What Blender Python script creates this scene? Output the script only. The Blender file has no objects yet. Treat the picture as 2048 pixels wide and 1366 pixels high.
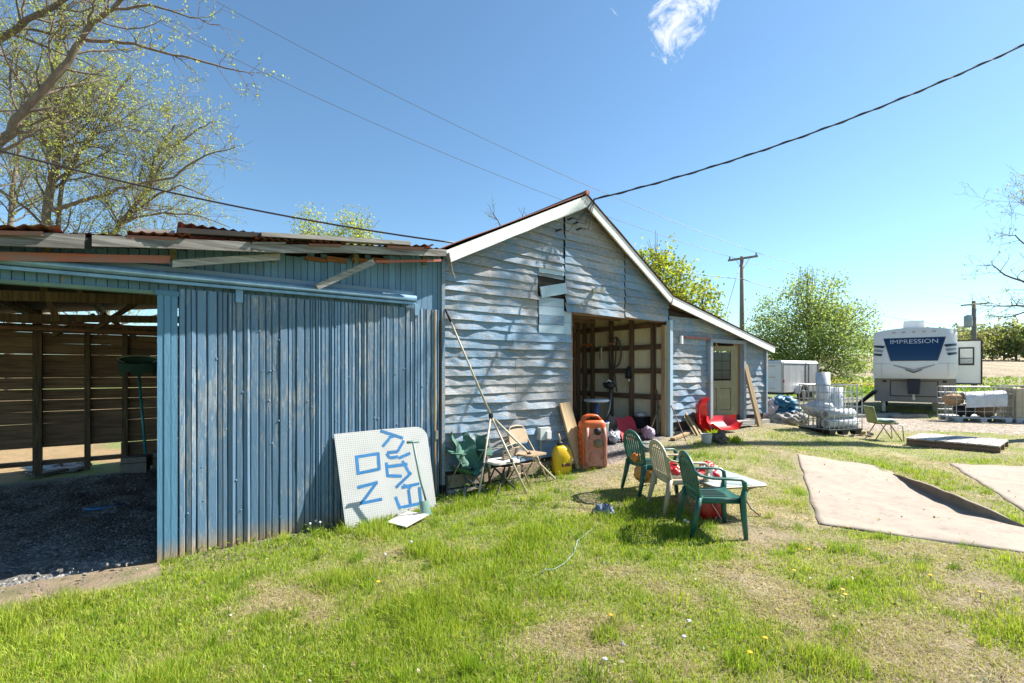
import bpy, math, random
import numpy as np
from mathutils import Vector, Matrix, noise as mnoise

# ------------------------------------------------------------------ camera
SC = bpy.context.scene
COL = SC.collection
F, H, CAMZ = 967.0, 740.0, 1.75          # focal length in photo pixels, horizon row, camera height
cd = bpy.data.cameras.new('camera'); cam = bpy.data.objects.new('camera', cd); COL.objects.link(cam)
cam.location = (0, 0, CAMZ); cam.rotation_euler = (math.radians(90), 0, 0)
cd.sensor_fit = 'HORIZONTAL'; cd.sensor_width = 36.0; cd.lens = 36.0 * F / 2048.0
cd.shift_y = (H - 683.0) / 2048.0
cd.clip_start = 0.05; cd.clip_end = 3000
SC.camera = cam
# ------------------------------------------------------------------ light
SUN_AZ, SUN_EL = 73.0, 46.0                # degrees right of the view direction, above the horizon
sv = Vector((math.cos(math.radians(SUN_EL)) * math.sin(math.radians(SUN_AZ)),
             math.cos(math.radians(SUN_EL)) * math.cos(math.radians(SUN_AZ)),
             math.sin(math.radians(SUN_EL))))
sd = bpy.data.lights.new('sun', 'SUN'); sun = bpy.data.objects.new('sun', sd); COL.objects.link(sun)
sd.energy = 5.0; sd.angle = math.radians(0.53); sd.color = (1.0, 0.945, 0.86)
sun.rotation_euler = sv.to_track_quat('Z', 'Y').to_euler()
world = bpy.data.worlds.new('World'); SC.world = world; world.use_nodes = True
wn = world.node_tree; wn.nodes.clear()
def N(nt, t, **kw):
    n = nt.nodes.new(t)
    for k, v in kw.items():
        if k == 'op': n.operation = v
        elif k == 'ins':
            for a, b in v.items(): n.inputs[a].default_value = b
        else: setattr(n, k, v)
    return n
sky = N(wn, 'ShaderNodeTexSky', sky_type='NISHITA', sun_disc=False)
sky.sun_elevation = math.radians(SUN_EL); sky.sun_rotation = math.radians(SUN_AZ)
sky.altitude = 200; sky.air_density = 1.0; sky.dust_density = 0.35; sky.ozone_density = 1.0
# one small ragged cloud, by direction
tc = N(wn, 'ShaderNodeTexCoord')
cdir = Vector(((1352 - 1024) / F, 1.0, (H - 46) / F)).normalized()
cr = Vector((cdir.y, -cdir.x, 0)).normalized(); cu = cr.cross(cdir)
def wdot(v):
    n = N(wn, 'ShaderNodeVectorMath', op='DOT_PRODUCT'); n.inputs[1].default_value = v
    wn.links.new(tc.outputs['Generated'], n.inputs[0]); return n.outputs['Value']
def wmath(op, a, b=None, clamp=False):
    n = N(wn, 'ShaderNodeMath', op=op); n.use_clamp = clamp
    for i, x in enumerate((a, b)):
        if x is None: continue
        if isinstance(x, (int, float)): n.inputs[i].default_value = x
        else: wn.links.new(x, n.inputs[i])
    return n.outputs[0]
ax, ay, az = wdot(cr), wdot(cu), wdot(cdir)
wnz = N(wn, 'ShaderNodeTexNoise', ins={'Scale': 15.0, 'Detail': 12.0, 'Roughness': 0.72, 'Distortion': 0.9})
wn.links.new(tc.outputs['Generated'], wnz.inputs['Vector'])
# triangular blob: wide at the top, narrow at the foot
wid = wmath('ADD', wmath('MULTIPLY', ay, 0.75), 0.060)
rx = wmath('DIVIDE', wmath('ABSOLUTE', wmath('SUBTRACT', ax, wmath('MULTIPLY', ay, 0.15))), wmath('MAXIMUM', wid, 0.004))
ry = wmath('DIVIDE', wmath('ABSOLUTE', wmath('ADD', ay, 0.000)), 0.066)
rad = wmath('SQRT', wmath('ADD', wmath('MULTIPLY', rx, rx), wmath('MULTIPLY', ry, ry)))
dens = wmath('SUBTRACT', wmath('ADD', wmath('MULTIPLY', wnz.outputs['Fac'], 5.2), -1.85), rad)
dens = wmath('MULTIPLY', dens, 1.05, True)
dens = wmath('MULTIPLY', dens, wmath('GREATER_THAN', az, 0.9))
bg = N(wn, 'ShaderNodeBackground', ins={'Strength': 0.073}); bg2 = N(wn, 'ShaderNodeBackground', ins={'Color': (0.93, 0.95, 1, 1), 'Strength': 0.52})
mxs = N(wn, 'ShaderNodeMixShader'); wo = N(wn, 'ShaderNodeOutputWorld')
stint = N(wn, 'ShaderNodeMix', data_type='RGBA', blend_type='MULTIPLY'); stint.inputs[0].default_value = 1.0; stint.inputs[7].default_value = (.77, .985, 1.05, 1)   # camera white balance
wn.links.new(sky.outputs[0], stint.inputs[6]); wn.links.new(stint.outputs[2], bg.inputs['Color']); wn.links.new(dens, mxs.inputs[0])
wn.links.new(bg.outputs[0], mxs.inputs[1]); wn.links.new(bg2.outputs[0], mxs.inputs[2]); wn.links.new(mxs.outputs[0], wo.inputs[0])
vs = SC.view_settings
SC.display_settings.display_device = 'sRGB'
vs.view_transform = 'Standard'; vs.look = 'None'; vs.exposure = 1.38; vs.gamma = 1.0; vs.use_curve_mapping = False
SC.cycles.max_bounces = 6; SC.cycles.diffuse_bounces = 3; SC.cycles.transparent_max_bounces = 8
SC.cycles.use_denoising = True
SC.cycles.sample_clamp_indirect = 6.0

# ------------------------------------------------------------------ frames
D = Vector((1320, 967, 0)).normalized()        # along the front wall, to the right
E = Vector((-D.y, D.x, 0))                     # into the barn
O = Vector((-0.993, 6.9, 0))                   # corner where shed and barn meet
ROT = math.atan2(D.y, D.x)
def B(u, v, z=0.0): return O + D * u + E * v + Vector((0, 0, z))
def toB(p):
    q = Vector((p[0], p[1], 0)) - O
    return q.dot(D), q.dot(E)
PU = [-12, -4.4, -3.2, -1.76, -1.0, 0, 1.3, 2.5, 3.5, 5.2, 9.3, 10.6, 16]
PZ = [-.25, -.24, -.20, -.15, -.11, -.03, .04, .13, .27, .38, .40, .0, 0]
def smooth(a, b, x):
    t = min(1, max(0, (x - a) / (b - a))); return t * t * (3 - 2 * t)
def G(x, y):
    """ground height"""
    u, v = toB((x, y))
    w = smooth(-3.6, -0.3, v) * (1 - smooth(12, 30, v))
    z = float(np.interp(u, PU, PZ)) * w
    if y > 36: z += 0.045 * (min(y, 260) - 36) * smooth(36, 46, y)
    return z
def pix(px, py, Y): return Vector(((px - 1024) / F * Y, Y, CAMZ + (H - py) / F * Y))
def gp(px, py):
    """ground point seen at a photo pixel"""
    Y = 5.0
    for _ in range(30):
        X = (px - 1024) / F * Y; z = G(X, Y)
        Y = 0.5 * Y + 0.5 * (CAMZ - z) * F / (py - H)
    X = (px - 1024) / F * Y
    return Vector((X, Y, G(X, Y)))
def wallu(px, v=0.0):
    k = (px - 1024) / F; o = O + E * v
    return (k * o.y - o.x) / (D.x - k * D.y)
def wallz(px, py, v=0.0):
    p = B(wallu(px, v), v); return CAMZ + (H - py) / F * p.y

# ------------------------------------------------------------------ mesh helpers
class MB:
    def __init__(self): self.v = []; self.f = []; self.c = []
    def add(self, vs, fs, col=None):
        n = len(self.v); self.v += [tuple(p) for p in vs]; self.f += [tuple(i + n for i in f) for f in fs]
        self.c += [col] * len(vs)
    def box(self, c, s, rz=0.0, m=None):
        hx, hy, hz = s[0] / 2, s[1] / 2, s[2] / 2
        M = m if m is not None else Matrix.Rotation(rz, 3, 'Z')
        vs = [Vector(c) + M @ Vector((x * hx, y * hy, z * hz)) for x in (-1, 1) for y in (-1, 1) for z in (-1, 1)]
        self.add(vs, [(0, 1, 3, 2), (4, 6, 7, 5), (0, 4, 5, 1), (2, 3, 7, 6), (0, 2, 6, 4), (1, 5, 7, 3)])
        return self
    def hexa(self, p):   # 4 bottom ccw, 4 top ccw
        self.add(p, [(0, 3, 2, 1), (4, 5, 6, 7), (0, 1, 5, 4), (1, 2, 6, 5), (2, 3, 7, 6), (3, 0, 4, 7)]); return self
    def beam(self, a, b, w, h, up=(0, 0, 1)):
        a = Vector(a); b = Vector(b); t = (b - a).normalized(); s = t.cross(Vector(up))
        if s.length < 1e-4: s = t.cross(Vector((1, 0, 0)))
        s.normalize(); n = s.cross(t)
        q = [s * (-w / 2) + n * (-h / 2), s * (w / 2) + n * (-h / 2), s * (w / 2) + n * (h / 2), s * (-w / 2) + n * (h / 2)]
        self.hexa([a + x for x in q] + [b + x for x in q]); return self
    def tube(self, pts, r, n=6, cap=True, col=None):
        pts = [Vector(p) for p in pts]; m = len(pts)
        rs = r if isinstance(r, (list, tuple)) else [r] * m
        t0 = (pts[1] - pts[0]).normalized()
        s = t0.orthogonal().normalized(); vs = []; fs = []
        for i, p in enumerate(pts):
            t = (pts[min(i + 1, m - 1)] - pts[max(i - 1, 0)])
            if t.length < 1e-9: t = t0
            t.normalize(); s = (s - t * s.dot(t))
            if s.length < 1e-6: s = t.orthogonal()
            s.normalize(); b = t.cross(s)
            for k in range(n):
                a = 2 * math.pi * k / n; vs.append(p + (s * math.cos(a) + b * math.sin(a)) * rs[i])
        for i in range(m - 1):
            for k in range(n):
                k2 = (k + 1) % n; fs.append((i * n + k, i * n + k2, (i + 1) * n + k2, (i + 1) * n + k))
        if cap: fs.append(tuple(range(n))[::-1]); fs.append(tuple((m - 1) * n + k for k in range(n)))
        self.add(vs, fs, col); return self
    def sweep(self, pts, w, h, side=(0, 1, 0)):
        """rectangular bar along a polyline; w across `side`, h the other way"""
        pts = [Vector(p) for p in pts]; m = len(pts); sd_ = Vector(side).normalized()
        ws = w if isinstance(w, (list, tuple)) else [w] * m; hs = h if isinstance(h, (list, tuple)) else [h] * m
        vs = []; fs = []
        for i, p in enumerate(pts):
            t = (pts[min(i + 1, m - 1)] - pts[max(i - 1, 0)]).normalized()
            n = t.cross(sd_); n.normalize(); s = n.cross(t).normalized()
            for a, b in ((-1, -1), (1, -1), (1, 1), (-1, 1)): vs.append(p + s * (a * ws[i] / 2) + n * (b * hs[i] / 2))
        for i in range(m - 1):
            for k in range(4):
                k2 = (k + 1) % 4; fs.append((i * 4 + k, i * 4 + k2, (i + 1) * 4 + k2, (i + 1) * 4 + k))
        fs += [(3, 2, 1, 0), tuple(4 * (m - 1) + k for k in range(4))]
        self.add(vs, fs); return self
    def lathe(self, prof, n=20, c=(0, 0, 0), ax=None):
        M = ax if ax is not None else Matrix.Identity(3); c = Vector(c); vs = []; fs = []; m = len(prof)
        for r, z in prof:
            for k in range(n):
                a = 2 * math.pi * k / n; vs.append(c + M @ Vector((r * math.cos(a), r * math.sin(a), z)))
        for i in range(m - 1):
            for k in range(n):
                k2 = (k + 1) % n; fs.append((i * n + k, i * n + k2, (i + 1) * n + k2, (i + 1) * n + k))
        if prof[0][0] > 1e-6: fs.append(tuple(range(n))[::-1])
        if prof[-1][0] > 1e-6: fs.append(tuple((m - 1) * n + k for k in range(n)))
        self.add(vs, fs); return self
    def prism(self, poly, a, b):
        """poly: list of 3-D points, extruded by vector from a to b offsets"""
        a = Vector(a); b = Vector(b); n = len(poly)
        vs = [Vector(p) + a for p in poly] + [Vector(p) + b for p in poly]
        fs = [tuple(range(n))[::-1], tuple(range(n, 2 * n))] + [(i, (i + 1) % n, n + (i + 1) % n, n + i) for i in range(n)]
        self.add(vs, fs); return self
    def grid(self, P, nu, nv, thick=None):
        """P(i,j) -> point"""
        vs = [P(i, j) for j in range(nv + 1) for i in range(nu + 1)]; w = nu + 1
        fs = [(j * w + i, j * w + i + 1, (j + 1) * w + i + 1, (j + 1) * w + i) for j in range(nv) for i in range(nu)]
        self.add(vs, fs); return self
    def lump(self, c, s, seed=0, amp=0.25, freq=2.0, n=14, wr=0.0, floor=None):
        rnd = Vector((seed * 7.31, seed * 3.17, seed * 1.7)); c = Vector(c); vs = []; fs = []
        for j in range(n + 1):
            th = math.pi * j / n
            for i in range(2 * n):
                ph = math.pi * i / n
                d = Vector((math.sin(th) * math.cos(ph), math.sin(th) * math.sin(ph), math.cos(th)))
                k = 1 + amp * mnoise.noise(d * freq + rnd) + 0.5 * amp * mnoise.noise(d * freq * 2.3 + rnd)
                if wr: k += wr * abs(mnoise.noise(Vector((d.x * 6, d.y * 6, d.z * 2.5)) + rnd)) - wr * .3
                p = c + Vector((d.x * s[0] * k, d.y * s[1] * k, d.z * s[2] * k))
                if floor is not None and p.z < floor: p.z = floor
                vs.append(p)
        w = 2 * n
        for j in range(n):
            for i in range(w):
                i2 = (i + 1) % w; fs.append((j * w + i, (j + 1) * w + i, (j + 1) * w + i2, j * w + i2))
        self.add(vs, fs); return self
    def build(self, name, mat, parent=None, smooth=False, loc=(0, 0, 0), colors=False):
        me = bpy.data.meshes.new(name); me.from_pydata(self.v, [], self.f)
        if smooth: me.polygons.foreach_set('use_smooth', [True] * len(me.polygons))
        mats = mat if isinstance(mat, (list, tuple)) else [mat]
        for m in mats: me.materials.append(m)
        if colors:
            ca = me.color_attributes.new('Col', 'FLOAT_COLOR', 'POINT')
            ca.data.foreach_set('color', np.array([(c or (1, 1, 1)) + (1,) for c in self.c], dtype=np.float32).ravel())
        me.update()
        o = bpy.data.objects.new(name, me); COL.objects.link(o); o.location = loc
        if parent: o.parent = parent
        return o
def np_mesh(name, co, faces_tri, mat, col=None, smooth=False):
    me = bpy.data.meshes.new(name); nv = len(co); nf = len(faces_tri)
    me.vertices.add(nv); me.vertices.foreach_set('co', np.asarray(co, np.float32).ravel())
    me.loops.add(nf * 3); me.loops.foreach_set('vertex_index', np.asarray(faces_tri, np.int32).ravel())
    me.polygons.add(nf); me.polygons.foreach_set('loop_start', np.arange(0, nf * 3, 3, dtype=np.int32))
    try: me.polygons.foreach_set('loop_total', np.full(nf, 3, np.int32))
    except Exception: pass
    if smooth: me.polygons.foreach_set('use_smooth', np.ones(nf, bool))
    if col is not None:
        ca = me.color_attributes.new('Col', 'FLOAT_COLOR', 'POINT')
        ca.data.foreach_set('color', np.concatenate([col, np.ones((nv, 1))], 1).astype(np.float32).ravel())
    me.materials.append(mat); me.update(); me.validate()
    o = bpy.data.objects.new(name, me); COL.objects.link(o); return o
def tag(o, label, cat, group=None):
    o['label'] = label; o['category'] = cat
    if group: o['group'] = group
    return o
def thing(name, label, cat, loc=(0, 0, 0), rz=0.0, group=None):
    o = bpy.data.objects.new(name, None); COL.objects.link(o); o.empty_display_size = 0.1
    o.location = loc; o.rotation_euler = (0, 0, rz); return tag(o, label, cat, group)
def struct(o): o['kind'] = 'structure'; return o
def stuff(o): o['kind'] = 'stuff'; return o
def copy_tree(o, parent=None):
    c = o.copy(); COL.objects.link(c); c.parent = parent
    for ch in list(o.children): copy_tree(ch, c)
    return c

# ------------------------------------------------------------------ materials
MATS = {}
def lnk(nt, a, b): nt.links.new(a, b)
def newmat(name):
    m = bpy.data.materials.new(name); m.use_nodes = True; nt = m.node_tree; nt.nodes.clear()
    out = N(nt, 'ShaderNodeOutputMaterial'); bs = N(nt, 'ShaderNodeBsdfPrincipled'); lnk(nt, bs.outputs[0], out.inputs[0])
    MATS[name] = m; return m, nt, bs, out
def ramp(nt, fac, stops, interp='LINEAR'):
    r = N(nt, 'ShaderNodeValToRGB'); cr_ = r.color_ramp; cr_.interpolation = interp
    while len(cr_.elements) < len(stops): cr_.elements.new(0.5)
    for e, (p, c) in zip(cr_.elements, stops): e.position = p; e.color = tuple(c) + (1,) if len(c) == 3 else c
    lnk(nt, fac, r.inputs[0]); return r.outputs[0]
def coords(nt, scale=(1, 1, 1), kind='Object', rot=(0, 0, 0)):
    t = N(nt, 'ShaderNodeTexCoord'); mp = N(nt, 'ShaderNodeMapping')
    mp.inputs['Scale'].default_value = scale; mp.inputs['Rotation'].default_value = rot
    lnk(nt, t.outputs[kind], mp.inputs[0]); return mp.outputs[0]
def noi(nt, vec, scale, detail=4, rough=.55, dist=0.0):
    n = N(nt, 'ShaderNodeTexNoise', ins={'Scale': scale, 'Detail': detail, 'Roughness': rough, 'Distortion': dist})
    lnk(nt, vec, n.inputs['Vector']); return n.outputs['Fac']
def mixc(nt, fac, a, b, mode='MIX'):
    m = N(nt, 'ShaderNodeMix', data_type='RGBA', blend_type=mode)
    for i, x in ((0, fac), (6, a), (7, b)):
        if isinstance(x, (int, float)): m.inputs[i].default_value = x
        elif isinstance(x, tuple): m.inputs[i].default_value = x + (1,) if len(x) == 3 else x
        else: lnk(nt, x, m.inputs[i])
    return m.outputs[2]
def mth(nt, op, a, b=None, clamp=False):
    n = N(nt, 'ShaderNodeMath', op=op); n.use_clamp = clamp
    for i, x in enumerate((a, b)):
        if x is None: continue
        if isinstance(x, (int, float)): n.inputs[i].default_value = x
        else: lnk(nt, x, n.inputs[i])
    return n.outputs[0]
def bump(nt, bs, hgt, strength=.3, dist=.02):
    b = N(nt, 'ShaderNodeBump', ins={'Strength': strength, 'Distance': dist}); lnk(nt, hgt, b.inputs['Height']); lnk(nt, b.outputs[0], bs.inputs['Normal'])
def plain(name, c1, c2=None, scale=6.0, rough=.7, metal=0.0, bmp=0.15, stretch=(1, 1, 1), spec=None, var=.12, trans=0):
    """two-tone noisy surface with a per-object tint"""
    m, nt, bs, out = newmat(name); v = coords(nt, stretch)
    c2 = c2 or tuple(x * .7 for x in c1)
    f = noi(nt, v, scale, 6, .6); col = ramp(nt, f, [(.32, c2), (.66, c1)])
    oi = N(nt, 'ShaderNodeObjectInfo'); k = mth(nt, 'ADD', mth(nt, 'MULTIPLY', oi.outputs['Random'], var * 2), 1 - var)
    hs = N(nt, 'ShaderNodeHueSaturation'); lnk(nt, col, hs.inputs['Color']); lnk(nt, k, hs.inputs['Value'])
    lnk(nt, hs.outputs[0], bs.inputs['Base Color'])
    bs.inputs['Roughness'].default_value = rough; bs.inputs['Metallic'].default_value = metal
    if spec is not None: bs.inputs['Specular IOR Level'].default_value = spec
    if bmp: bump(nt, bs, noi(nt, v, scale * 6, 5, .65), bmp, .01)
    if trans:
        bs.inputs['Transmission Weight'].default_value = trans
    return m
def woodmat(name, c1, c2, axis='x', scale=1.0, rough=.85, bmp=.4, var=.15):
    """weathered grain running along one axis"""
    m, nt, bs, out = newmat(name)
    st = {'x': (1.2, 22, 22), 'y': (22, 1.2, 22), 'z': (22, 22, 1.2)}[axis]
    v = coords(nt, tuple(s * scale for s in st)); oi = N(nt, 'ShaderNodeObjectInfo')
    va = N(nt, 'ShaderNodeVectorMath', op='ADD'); lnk(nt, v, va.inputs[0])
    vm = N(nt, 'ShaderNodeMath', op='MULTIPLY', ins={1: 37.0}); lnk(nt, oi.outputs['Random'], vm.inputs[0]); lnk(nt, vm.outputs[0], va.inputs[1])
    v = va.outputs[0]
    f = noi(nt, v, 1.6, 8, .62, .6); g = noi(nt, coords(nt, (1.5, 1.5, 1.5)), 1.6, 4)
    col = ramp(nt, f, [(.28, tuple(x * .45 for x in c2)), (.42, c2), (.62, c1), (.8, tuple(min(1, x * 1.25) for x in c1))])
    col = mixc(nt, mth(nt, 'MULTIPLY', g, .45), col, tuple(x * .55 for x in c2))
    k = mth(nt, 'ADD', mth(nt, 'MULTIPLY', oi.outputs['Random'], var * 2), 1 - var)
    hs = N(nt, 'ShaderNodeHueSaturation'); lnk(nt, col, hs.inputs['Color']); lnk(nt, k, hs.inputs['Value'])
    lnk(nt, hs.outputs[0], bs.inputs['Base Color']); bs.inputs['Roughness'].default_value = rough
    bump(nt, bs, f, bmp, .006); return m
def paintwood(name, paint, paint2, bare, axis, amt=.5, fine=1.0, rough=.8, foot=None, bare2=None, footc=None):
    """old paint flaking off boards: bare wood shows in streaks along the grain"""
    m, nt, bs, out = newmat(name)
    st = {'x': (2.2, 14, 14), 'z': (14, 14, 1.6)}[axis]
    v = coords(nt, tuple(s * fine for s in st)); oi = N(nt, 'ShaderNodeObjectInfo')
    va = N(nt, 'ShaderNodeVectorMath', op='ADD'); lnk(nt, v, va.inputs[0])
    lnk(nt, mth(nt, 'MULTIPLY', oi.outputs['Random'], 53.0), va.inputs[1]); v = va.outputs[0]
    fl = noi(nt, v, 2.1, 10, .74, 1.4)                      # flakes
    big = noi(nt, coords(nt, (1, 1, 1)), 1.1, 4, .55)       # broad wear
    fine_n = noi(nt, v, 5.0, 6, .7, .4)
    w = mth(nt, 'ADD', mth(nt, 'MULTIPLY', fl, .75), mth(nt, 'MULTIPLY', big, .45))
    mask = ramp(nt, w, [(.42 + amt * .3 - .03, (1, 1, 1)), (.42 + amt * .3 + .035, (0, 0, 0))])
    pc = mixc(nt, big, paint, paint2)
    pc = mixc(nt, ramp(nt, fine_n, [(.35, (0, 0, 0)), (.75, (1, 1, 1))]), pc, tuple(min(1, x * 1.35) for x in paint))
    bc = ramp(nt, fine_n, [(.3, tuple(x * .55 for x in bare)), (.55, bare), (.75, bare2 or tuple(min(1, x * 1.25) for x in bare))])
    col = mixc(nt, mask, pc, bc)
    if foot is not None:
        z = N(nt, 'ShaderNodeSeparateXYZ'); lnk(nt, coords(nt), z.inputs[0])
        fm = mth(nt, 'ADD', mth(nt, 'MULTIPLY', z.outputs[2], -5.0), mth(nt, 'ADD', mth(nt, 'MULTIPLY', fl, 1.6), -.75 + foot * 5), True)
        col = mixc(nt, fm, col, mixc(nt, 1.0, bc, footc, 'OVERLAY') if 0 else (ramp(nt, fine_n, [(.3, tuple(x * .5 for x in footc)), (.65, footc)]) if footc else bc))
    k = mth(nt, 'ADD', mth(nt, 'MULTIPLY', oi.outputs['Random'], .34), .80)
    hs = N(nt, 'ShaderNodeHueSaturation'); lnk(nt, col, hs.inputs['Color']); lnk(nt, k, hs.inputs['Value'])
    lnk(nt, hs.outputs[0], bs.inputs['Base Color']); bs.inputs['Roughness'].default_value = rough
    bump(nt, bs, mth(nt, 'ADD', fl, mth(nt, 'MULTIPLY', fine_n, .5)), .55, .008); return m
def leafmat(name, tint=(1, 1, 1), trans=.45, rough=.6):
    m, nt, bs, out = newmat(name)
    at = N(nt, 'ShaderNodeAttribute', attribute_name='Col')
    col = mixc(nt, 1.0, at.outputs['Color'], tint, 'MULTIPLY')
    lnk(nt, col, bs.inputs['Base Color']); bs.inputs['Roughness'].default_value = rough; bs.inputs['Specular IOR Level'].default_value = .25
    tr = N(nt, 'ShaderNodeBsdfTranslucent'); lnk(nt, mixc(nt, 1.0, col, (1.25, 1.3, .7), 'MULTIPLY'), tr.inputs[0])
    mx = N(nt, 'ShaderNodeMixShader', ins={0: trans}); lnk(nt, bs.outputs[0], mx.inputs[1]); lnk(nt, tr.outputs[0], mx.inputs[2]); lnk(nt, mx.outputs[0], out.inputs[0])
    return m

siding_m = paintwood('peeling_blue_siding', (.11, .20, .30), (.17, .26, .35), (.33, .315, .305), 'x', .60, 1.25, .82, bare2=(.56, .55, .54))
door_m = paintwood('blue_door_paint', (.07, .145, .235), (.135, .21, .295), (.26, .295, .33), 'z', .47, 1.0, .6, foot=.05, bare2=(.42, .46, .48), footc=(.36, .28, .18))
upper_m = paintwood('blue_upper_paint', (.085, .185, .285), (.13, .23, .315), (.26, .21, .19), 'z', .16, 1.0, .65)
teal_m = plain('teal_post_paint', (.085, .20, .31), (.065, .16, .25), 3, .6)
trim_m = paintwood('white_fascia_paint', (.66, .66, .64), (.58, .58, .56), (.34, .31, .28), 'x', .02)
grey_m = woodmat('weathered_grey_wood', (.42, .40, .37), (.25, .23, .21), 'x')
greyz_m = woodmat('weathered_grey_wood_upright', (.36, .33, .29), (.2, .18, .15), 'z')
brown_m = woodmat('dark_brown_boards', (.36, .235, .15), (.19, .12, .08), 'x', .8)
brownz_m = woodmat('brown_studs', (.26, .155, .095), (.14, .085, .055), 'z')
brace_m = woodmat('yellowed_rafter_wood', (.30, .27, .12), (.14, .12, .06), 'y')
pine_m = woodmat('fresh_pine_plank', (.62, .45, .25), (.50, .34, .17), 'z', .6, .7, .15)
tan_m = woodmat('tan_plank', (.46, .33, .18), (.33, .23, .12), 'z', .8)
rust_m = plain('rusty_roof_metal', (.32, .105, .065), (.20, .115, .09), 5, .7, .3, .3)
redmet_m = plain('red_oxide_metal', (.44, .10, .055), (.28, .15, .12), 3, .6, .2, .2, (1, 3, 3))
flash_m = plain('red_and_teal_flashing', (.46, .10, .05), (.26, .16, .14), 2.2, .6, .1, .1, (1.0, 1, 6))
dark_m = plain('dark_wood_cavity_shade', (.035, .028, .024), (.02, .016, .014), 4, .9)  # near black: paints cavity shade, also colours plain dark parts
rail_m = plain('blue_rail_metal', (.19, .32, .44), (.12, .22, .33), 9, .45, .25)
stone_m = plain('grey_concrete', (.36, .34, .31), (.24, .22, .2), 14, .9, 0, .4)
brick_m = plain('tan_block', (.36, .27, .20), (.24, .18, .14), 14, .9, 0, .4)
cream_m = plain('cream_corrugated', (.82, .73, .53), (.72, .63, .44), 2.5, .7, 0, .1)
black_m = plain('black_rubber', (.018, .018, .02), (.012, .012, .013), 10, .6)
steel_m = plain('dull_steel', (.42, .42, .41), (.30, .30, .29), 12, .4, .8)
galv_m = plain('galvanised_wire', (.46, .46, .46), (.34, .34, .33), 12, .45, .6)
white_m = plain('white_plastic', (.74, .74, .73), (.62, .62, .60), 5, .45)
gravel_m = None
# ------------------------------------------------------------------ ground
rng = np.random.default_rng(7); random.seed(5)
def nz(x, y, s, o=0.0): return mnoise.noise(Vector((x * s + o, y * s - o, o * .37)))
def lush(x, y):
    """how green the lawn is, 0 dry .. 1 lush"""
    u, v = toB((x, y))
    a = 1.0 - smooth(-0.6, 2.4, x + .28 * (y - 4) * (1 if y > 4 else .4))     # left side greener
    a = .46 + .47 * a
    a += .62 * nz(x, y, .8, 3.3) + .55 * nz(x, y, 2.1, 9.1) + .30 * nz(x, y, 5.5, 1.1)
    if v > -1.3 and -3.5 < u < 2.8: a += .15
    if 1.0 < x < 2.4 and 4.4 < y < 6.9: a += .45 * smooth(2.4, 1.7, x) * smooth(1.0, 1.3, x) if False else .45 * (1 - smooth(1.9, 2.4, x)) * smooth(1.0, 1.3, x)
    return min(1, max(0, a))
def patch(x, y):
    """bare soil patches, 0..1"""
    return .8 * smooth(.16, .48, nz(x, y, .8, 21.7) + .45 * nz(x, y, 2.6, 5.5) + .07 * (x > .4))
def GN(x, y): return G(x, y) + .014 * nz(x, y, 3.1) + .02 * nz(x, y, .9, 4)
def axis_lines(lo, hi, step, far_lo, far_hi, g=1.22):
    a = list(np.arange(lo, hi + 1e-6, step)); s = step
    while a[-1] < far_hi: s *= g; a.append(a[-1] + s)
    s = step
    while a[0] > far_lo: s *= g; a.insert(0, a[0] - s)
    return np.array(a)
gx = axis_lines(-9, 14, .11, -700, 900); gy = axis_lines(1.2, 15, .11, -60, 1100)
co = []; gcol = []
for y in gy:
    for x in gx:
        u, v = toB((x, y)); z = G(x, y)
        near = (abs(x) < 30 and y < 30)
        if near: z += .014 * nz(x, y, 3.1) + .02 * nz(x, y, .9, 4)
        L = lush(x, y) if near else .72; P = patch(x, y) if near else .1
        soil = np.array((.26, .195, .135)); straw = np.array((.37, .30, .165)); gr = np.array((.16, .20, .04))
        c = straw * (1 - L) + gr * L
        c = c * (1 - P * (1 - .6 * L)) + soil * P * (1 - .6 * L)
        if v > -.75 and u < -3.0 and v < 6.5:                      # trodden dirt at the shed mouth
            w_ = smooth(-.75, -.3, v + .2 * nz(x, y, 2.2)) * (1 - smooth(-3.2, -2.9, u)); c = c * (1 - w_) + np.array((.24, .175, .125)) * (1 + .5 * nz(x, y, 5.5, 7)) * w_
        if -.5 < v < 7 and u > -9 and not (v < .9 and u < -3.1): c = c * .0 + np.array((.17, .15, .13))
        if v >= 5.9 and u < 0: c = np.array((.33, .20, .10)) * (1 - .5 * max(0, nz(x, y, .8))) if nz(x, y, .35, 2) < .3 else gr
        if 2.6 < u < 5.3 and -1.3 < v < 0:                          # worn patch at the barn mouth
            w_ = smooth(-1.3, -.5, v + .25 * nz(x, y, 2)); c = c * (1 - w_) + np.array((.33, .27, .20)) * w_
        if u > 5 and -1.6 < v < 0: c = c * .5 + .5 * np.array((.30, .24, .16))
        if 30 < y < 46 and x > 5: c = np.array((.11, .17, .03))
        co.append((x, y, z)); gcol.append(c)
nxg, nyg = len(gx), len(gy)
ii = (np.arange(nyg - 1)[:, None] * nxg + np.arange(nxg - 1)[None]).ravel()
tri = np.concatenate([np.stack([ii, ii + 1, ii + nxg + 1], 1), np.stack([ii, ii + nxg + 1, ii + nxg], 1)])
m, nt, bs, out = newmat('lawn_soil')
at = N(nt, 'ShaderNodeAttribute', attribute_name='Col'); v = coords(nt)
f1 = noi(nt, v, 26, 7, .7); f2 = noi(nt, v, 140, 3, .6); f3 = noi(nt, v, 5, 5, .6)
cc = mixc(nt, 1.0, at.outputs['Color'], ramp(nt, f1, [(.3, (.55, .55, .55)), (.52, (1, 1, 1)), (.72, (1.35, 1.3, 1.2))]), 'MULTIPLY')
cc = mixc(nt, mth(nt, 'MULTIPLY', ramp(nt, f2, [(.5, (0, 0, 0)), (.62, (1, 1, 1))]), .5), cc, (.40, .34, .20))
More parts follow.
